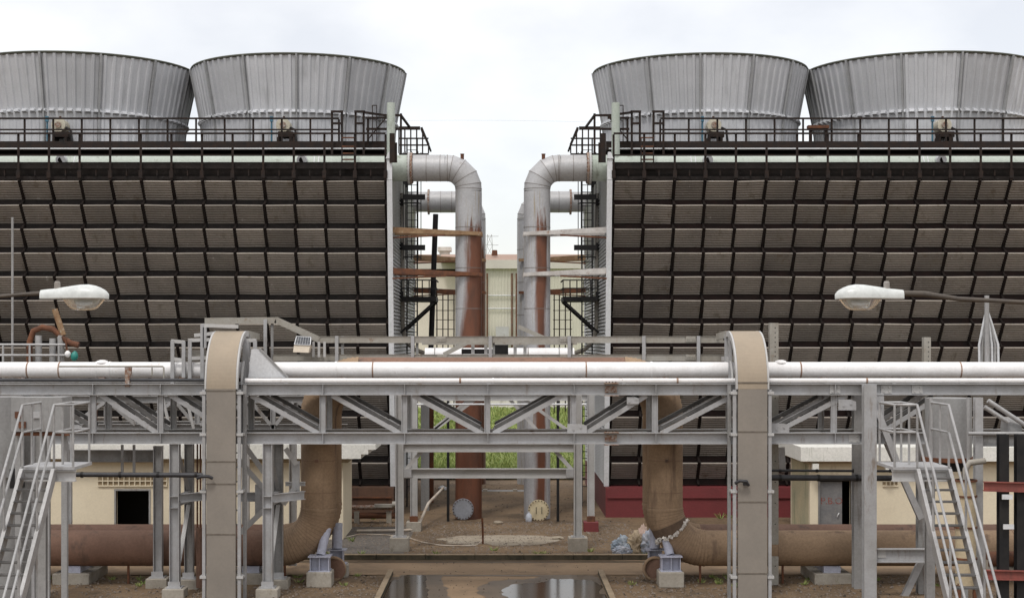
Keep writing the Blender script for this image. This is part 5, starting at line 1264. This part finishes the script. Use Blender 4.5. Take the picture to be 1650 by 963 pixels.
D = 38
t = thing('control_panel', 'rust-patched grey cabinet on legs at the far left edge', 'cabinet', (xa(40, D), D, 0))
MB().span((xa(18, D), D, za(695, D)), (xa(100, D), D + .9, za(640, D))).build('cabinet_body', M['grey_vessel'], t)
for (px, py) in ((30, 668), (36, 684), (60, 668)): MB().box(at(px, py, D - .02), (.18, .05, .16)).build('switch_box', M['rust'] if px < 50 else M['steel'], t)
for px in (22, 62, 97): MB().bar((xa(px, D), D + .4, 0), (xa(px, D), D + .4, za(695, D)), .14, .14).build('leg', M['grey_vessel'], t)
MB().span((xa(20, D), D + .1, za(702, D)), (xa(110, D), D + .3, za(696, D))).build('sill_beam', M['rust'], t)
t = thing('grey_vessel', 'tall grey tank cropped by the far left photo edge', 'vessel', (xa(-20, 40), 40.5, 0))
MB().cyl((xa(-12, 40), 40.6, 0.2), (xa(-12, 40), 40.6, za(770, 40)), .5, seg=32).build('shell', M['grey_vessel'], t)
MB().cyl((xa(-12, 40), 40.6, za(770, 40)), (xa(-12, 40), 40.6, za(640, 40)), .62, seg=32).build('upper_shell', M['grey_vessel'], t)
MB().box(at(28, 770, 39.6), (.3, .3, .5)).build('valve_body', M['black'], t)
t = thing('steel_wall_panel', 'flat grey steel panel standing below the cabinet at the left edge', 'panel', (xa(50, 41), 41, 0))
MB().span((xa(30, 41), 41, .0), (xa(78, 41), 41.1, za(700, 41))).build('sheet', M['steel_rear'], t)
for px in (30, 54, 78): MB().bar((xa(px, 41), 40.97, 0), (xa(px, 41), 40.97, za(700, 41)), .08, .05).build('stiffener', M['steel'], t)
D = 45
t = thing('valve_station', 'rusty bent pipe and valves with teal handwheel above the left white pipe', 'valve', at(80, 583, D))
mb = MB(); mb.tube([at(47, 585, D), at(48, 550, D), at(54, 533, D), at(68, 527, D), at(85, 530, D), at(100, 543, D), at(112, 552, D), at(127, 556, D)], .09, 12); mb.build('bent_pipe', M['rust'], t)
for px, py in ((62, 560), (85, 565), (98, 560)): MB().cyl(at(px, py - 20, D), at(px, 590, D), .1, seg=14).build('valve_body', M['galv'], t)
MB().cyl(at(105, 545, D - .1), at(109, 570, D - .1), .03, seg=8).build('stem', M['rust'], t)
MB().cyl(at(88, 498, D), at(102, 540, D), .09, seg=10).build('leaning_pipe', M['rust_orange'], t)
mb = MB(); mb.tube([Vector((0, 0, 0)) + at(109, 570, D - .15) + Vector((0, 0, -.1 + .05 * k)) for k in range(5)], .1, 12, True, rf=lambda i: (.03, .08, .095, .08, .03)[i]); mb.build('white_float', M['white_pipe'], t)
mb = MB(); mb.tube([at(120, 573, D - .1) + Vector((-.02 + .01 * k, .0, -.14 + .07 * k)) for k in range(5)], .1, 14, True, rf=lambda i: (.05, .10, .11, .09, .03)[i]); mb.build('handwheel_hub', M['teal'], t)
tag(MB().cyl((xa(20, 45.1), 45.1, 0), (xa(20, 45.1), 45.1, za(350, 45.1)), .035, seg=10).build('vent_rod', M['steel_rear']), 'tall thin pale rod standing near the left photo edge', 'rod')
rl = thing('guard_rail', 'grey guard rail beside the rusty bent pipe at the left edge', 'guard rail', at(40, 583, 44.6))
for py in (555, 572): MB().cyl((-18, 44.8, za(py, 44.8)), (xa(105, 44.8), 44.8, za(py, 44.8)), .035, seg=8).build('rail', M['galv'], rl)
for px in (5, 48, 95): MB().cyl(at(px, 555, 44.8), at(px, 612, 44.8), .035, seg=8).build('post', M['galv'], rl)

# ================================================================== SMALL THINGS ON THE GROUND
def sack(label, px, py, d_, size, m_, seed, rz):
    bm = bmesh.new(); bmesh.ops.create_icosphere(bm, subdivisions=5, radius=1)
    for v in bm.verts:
        n = mnoise.noise(v.co * 1.3 + Vector((seed, 0, 0))) * .3 + abs(mnoise.noise(v.co * 3.2 + Vector((0, seed, 0)))) * .28 - .1 - abs(mnoise.noise(v.co * 2.6 + Vector((seed, seed, 0)))) * .5 - abs(mnoise.noise(v.co * 6 + Vector((0, seed, seed)))) * .25 + .22 + mnoise.noise(v.co * 9 + Vector((0, 0, seed))) * .08
        v.co *= 1 + n
        v.co = Vector((v.co.x * size[0], v.co.y * size[1], max(v.co.z, -.62) * size[2]))
    me = bpy.data.meshes.new('rubbish_sack'); bm.to_mesh(me); bm.free(); me.materials.append(m_)
    for p_ in me.polygons: p_.use_smooth = True
    o = bpy.data.objects.new('rubbish_sack', me); COL.objects.link(o)
    o.location = (xa(px - 8, d_), d_, YARD + .62 * size[2]); o.rotation_euler = (0, 0, rz)
    return tag(o, label, 'sack', 'rubbish sacks by the kerb')
sack('blue-grey slumped rubbish sack at the left end of the heap', 1013, 888, 51.1, (.40, .3, .33), M['sack_blue'], 1, .3)
sack('flat white rubbish sack lying lowest at the front of the heap', 1010, 890, 50.8, (.30, .18, .16), M['sack_white'], 4, -.2)
sack('beige rubbish sack in the middle of the heap', 1032, 885, 51.0, (.26, .26, .42), M['sack_beige'], 7, .8)
sack('pinkish rubbish sack leaning behind the beige one', 1042, 880, 51.4, (.24, .24, .48), M['sack_pink'], 11, .1)
sack('white and blue rubbish sack at the right end of the heap', 1054, 884, 51.0, (.34, .28, .44), M['sack_white'], 15, 1.2)
d_ = 60.0
t = thing('plastic_jug', 'pale plastic jug standing at the foot of the silver riser', 'jug', (xa(852, d_), d_, YARD))
mb = MB(); c = Vector((xa(852, d_), d_, YARD)); mb.tube([c + Vector((0, 0, z)) for z in (0, .02, .2, .27, .33, .36)], .1, 14, True, rf=lambda i: (.11, .125, .125, .10, .045, .04)[i]); mb.build('body', M['jug'], t)
MB().cyl(c + Vector((0, 0, .36)), c + Vector((0, 0, .39)), .045, seg=12).build('cap', M['white_trim'], t)
t = thing('drain_pipe', 'dirty white pipe slanting down then lying along the yard gravel', 'pipe', (xa(670, 57), 57, YARD))
MB().tube([at(714, 786, 62), (xa(690, 59.5), 59.5, .9), (xa(674, 57.2), 57.2, .3), (xa(668, 56.8), 56.8, .22), (xa(655, 56.7), 56.7, YARD + .06), (xa(575, 56.5), 56.5, YARD + .06)], .055, 10).build('pipe_body', M['hose'], t)
pts = [(548, 868), (580, 861), (620, 862), (655, 866), (680, 874), (710, 879), (745, 880), (768, 879), (776, 873), (778, 862)]
tag(MB().tube([Vector((xa(px, (EYE - YARD) * F / (py - VY)), (EYE - YARD) * F / (py - VY), YARD + .025)) for px, py in pts], .024, 8).build('garden_hose', M['hose']), 'tan hose snaking over the yard from the gravel to the wooden stake', 'hose')
t = thing('wooden_stake', 'short dark stake standing on the pale concrete patch', 'stake', (xa(778, 52.9), 52.9, YARD))
MB().tube([(xa(778, 52.9), 52.9, YARD), (xa(778, 52.9), 52.9, YARD + .45), (xa(777, 52.9), 52.9, YARD + .95)], .035, 8).build('stick', M['rust'], t)
mb = MB(); mb.tube([Vector((xa(778, 52.9), 52.9, YARD + z)) for z in (-.01, .03, .06)], .2, 14, True, rf=lambda i: (.4, .25, .05)[i]); mb.build('soil_heap', M['dirt'], t)
t = thing('cross_pipe', 'dark pipe lying across the yard between the riser feet', 'pipe', (xa(805, 72), 72, YARD))
MB().cyl(at(760, 792, 72), at(850, 792, 72), .1, seg=14).build('pipe_body', M['grey_vessel'], t)
for px in (782, 830): MB().box((xa(px, 72), 72, YARD + .05), (.2, .3, .12)).build('sleeper', M['concrete'], t)
t = thing('low_pipe_rack', 'pair of rusty pipes on short posts before the rust-brown basin', 'pipe rack', (xa(600, 59.5), 59.5, YARD))
for py, r in ((817, .09), (830, .12)): MB().cyl(at(560, py, 59.5), at(640, py, 59.5), r, seg=12).build('pipe_run', M['steel_rust'] if py < 820 else M['rust'], t)
for px in (627, 575): MB().box((xa(px, 59.5), 59.5, YARD + .2), (.2, .25, .5)).build('post', M['concrete'], t)
mb = MB(); mb.box(at(618, 814, 59.3), (.7, .2, .12)); mb.cyl(at(632, 812, 59.2), at(640, 812, 59.2), .12, seg=12); mb.build('valve', M['tray'], t)
for px, py, lab in ((803, 843, 'pale flat stone lying between the riser feet'), (713, 789, 'white stone lump at the yard edge left of the streaked riser'), (898, 868, 'small pale stone right of the concrete patch')):
    dd = (EYE - YARD) * F / (py - VY)
    bm = bmesh.new(); bmesh.ops.create_icosphere(bm, subdivisions=2, radius=.16)
    for v in bm.verts: v.co *= 1 + .4 * mnoise.noise(v.co * 9 + Vector((px, 0, 0))); v.co.z = v.co.z * .45 if px != 713 else v.co.z; v.co.x *= 1.4
    me = bpy.data.meshes.new('loose_stone'); bm.to_mesh(me); bm.free(); me.materials.append(M['slab'] if px != 713 else M['white_trim'])
    o = bpy.data.objects.new('loose_stone', me); COL.objects.link(o); o.location = (xa(px, dd), dd, YARD + .04); tag(o, lab, 'stone')
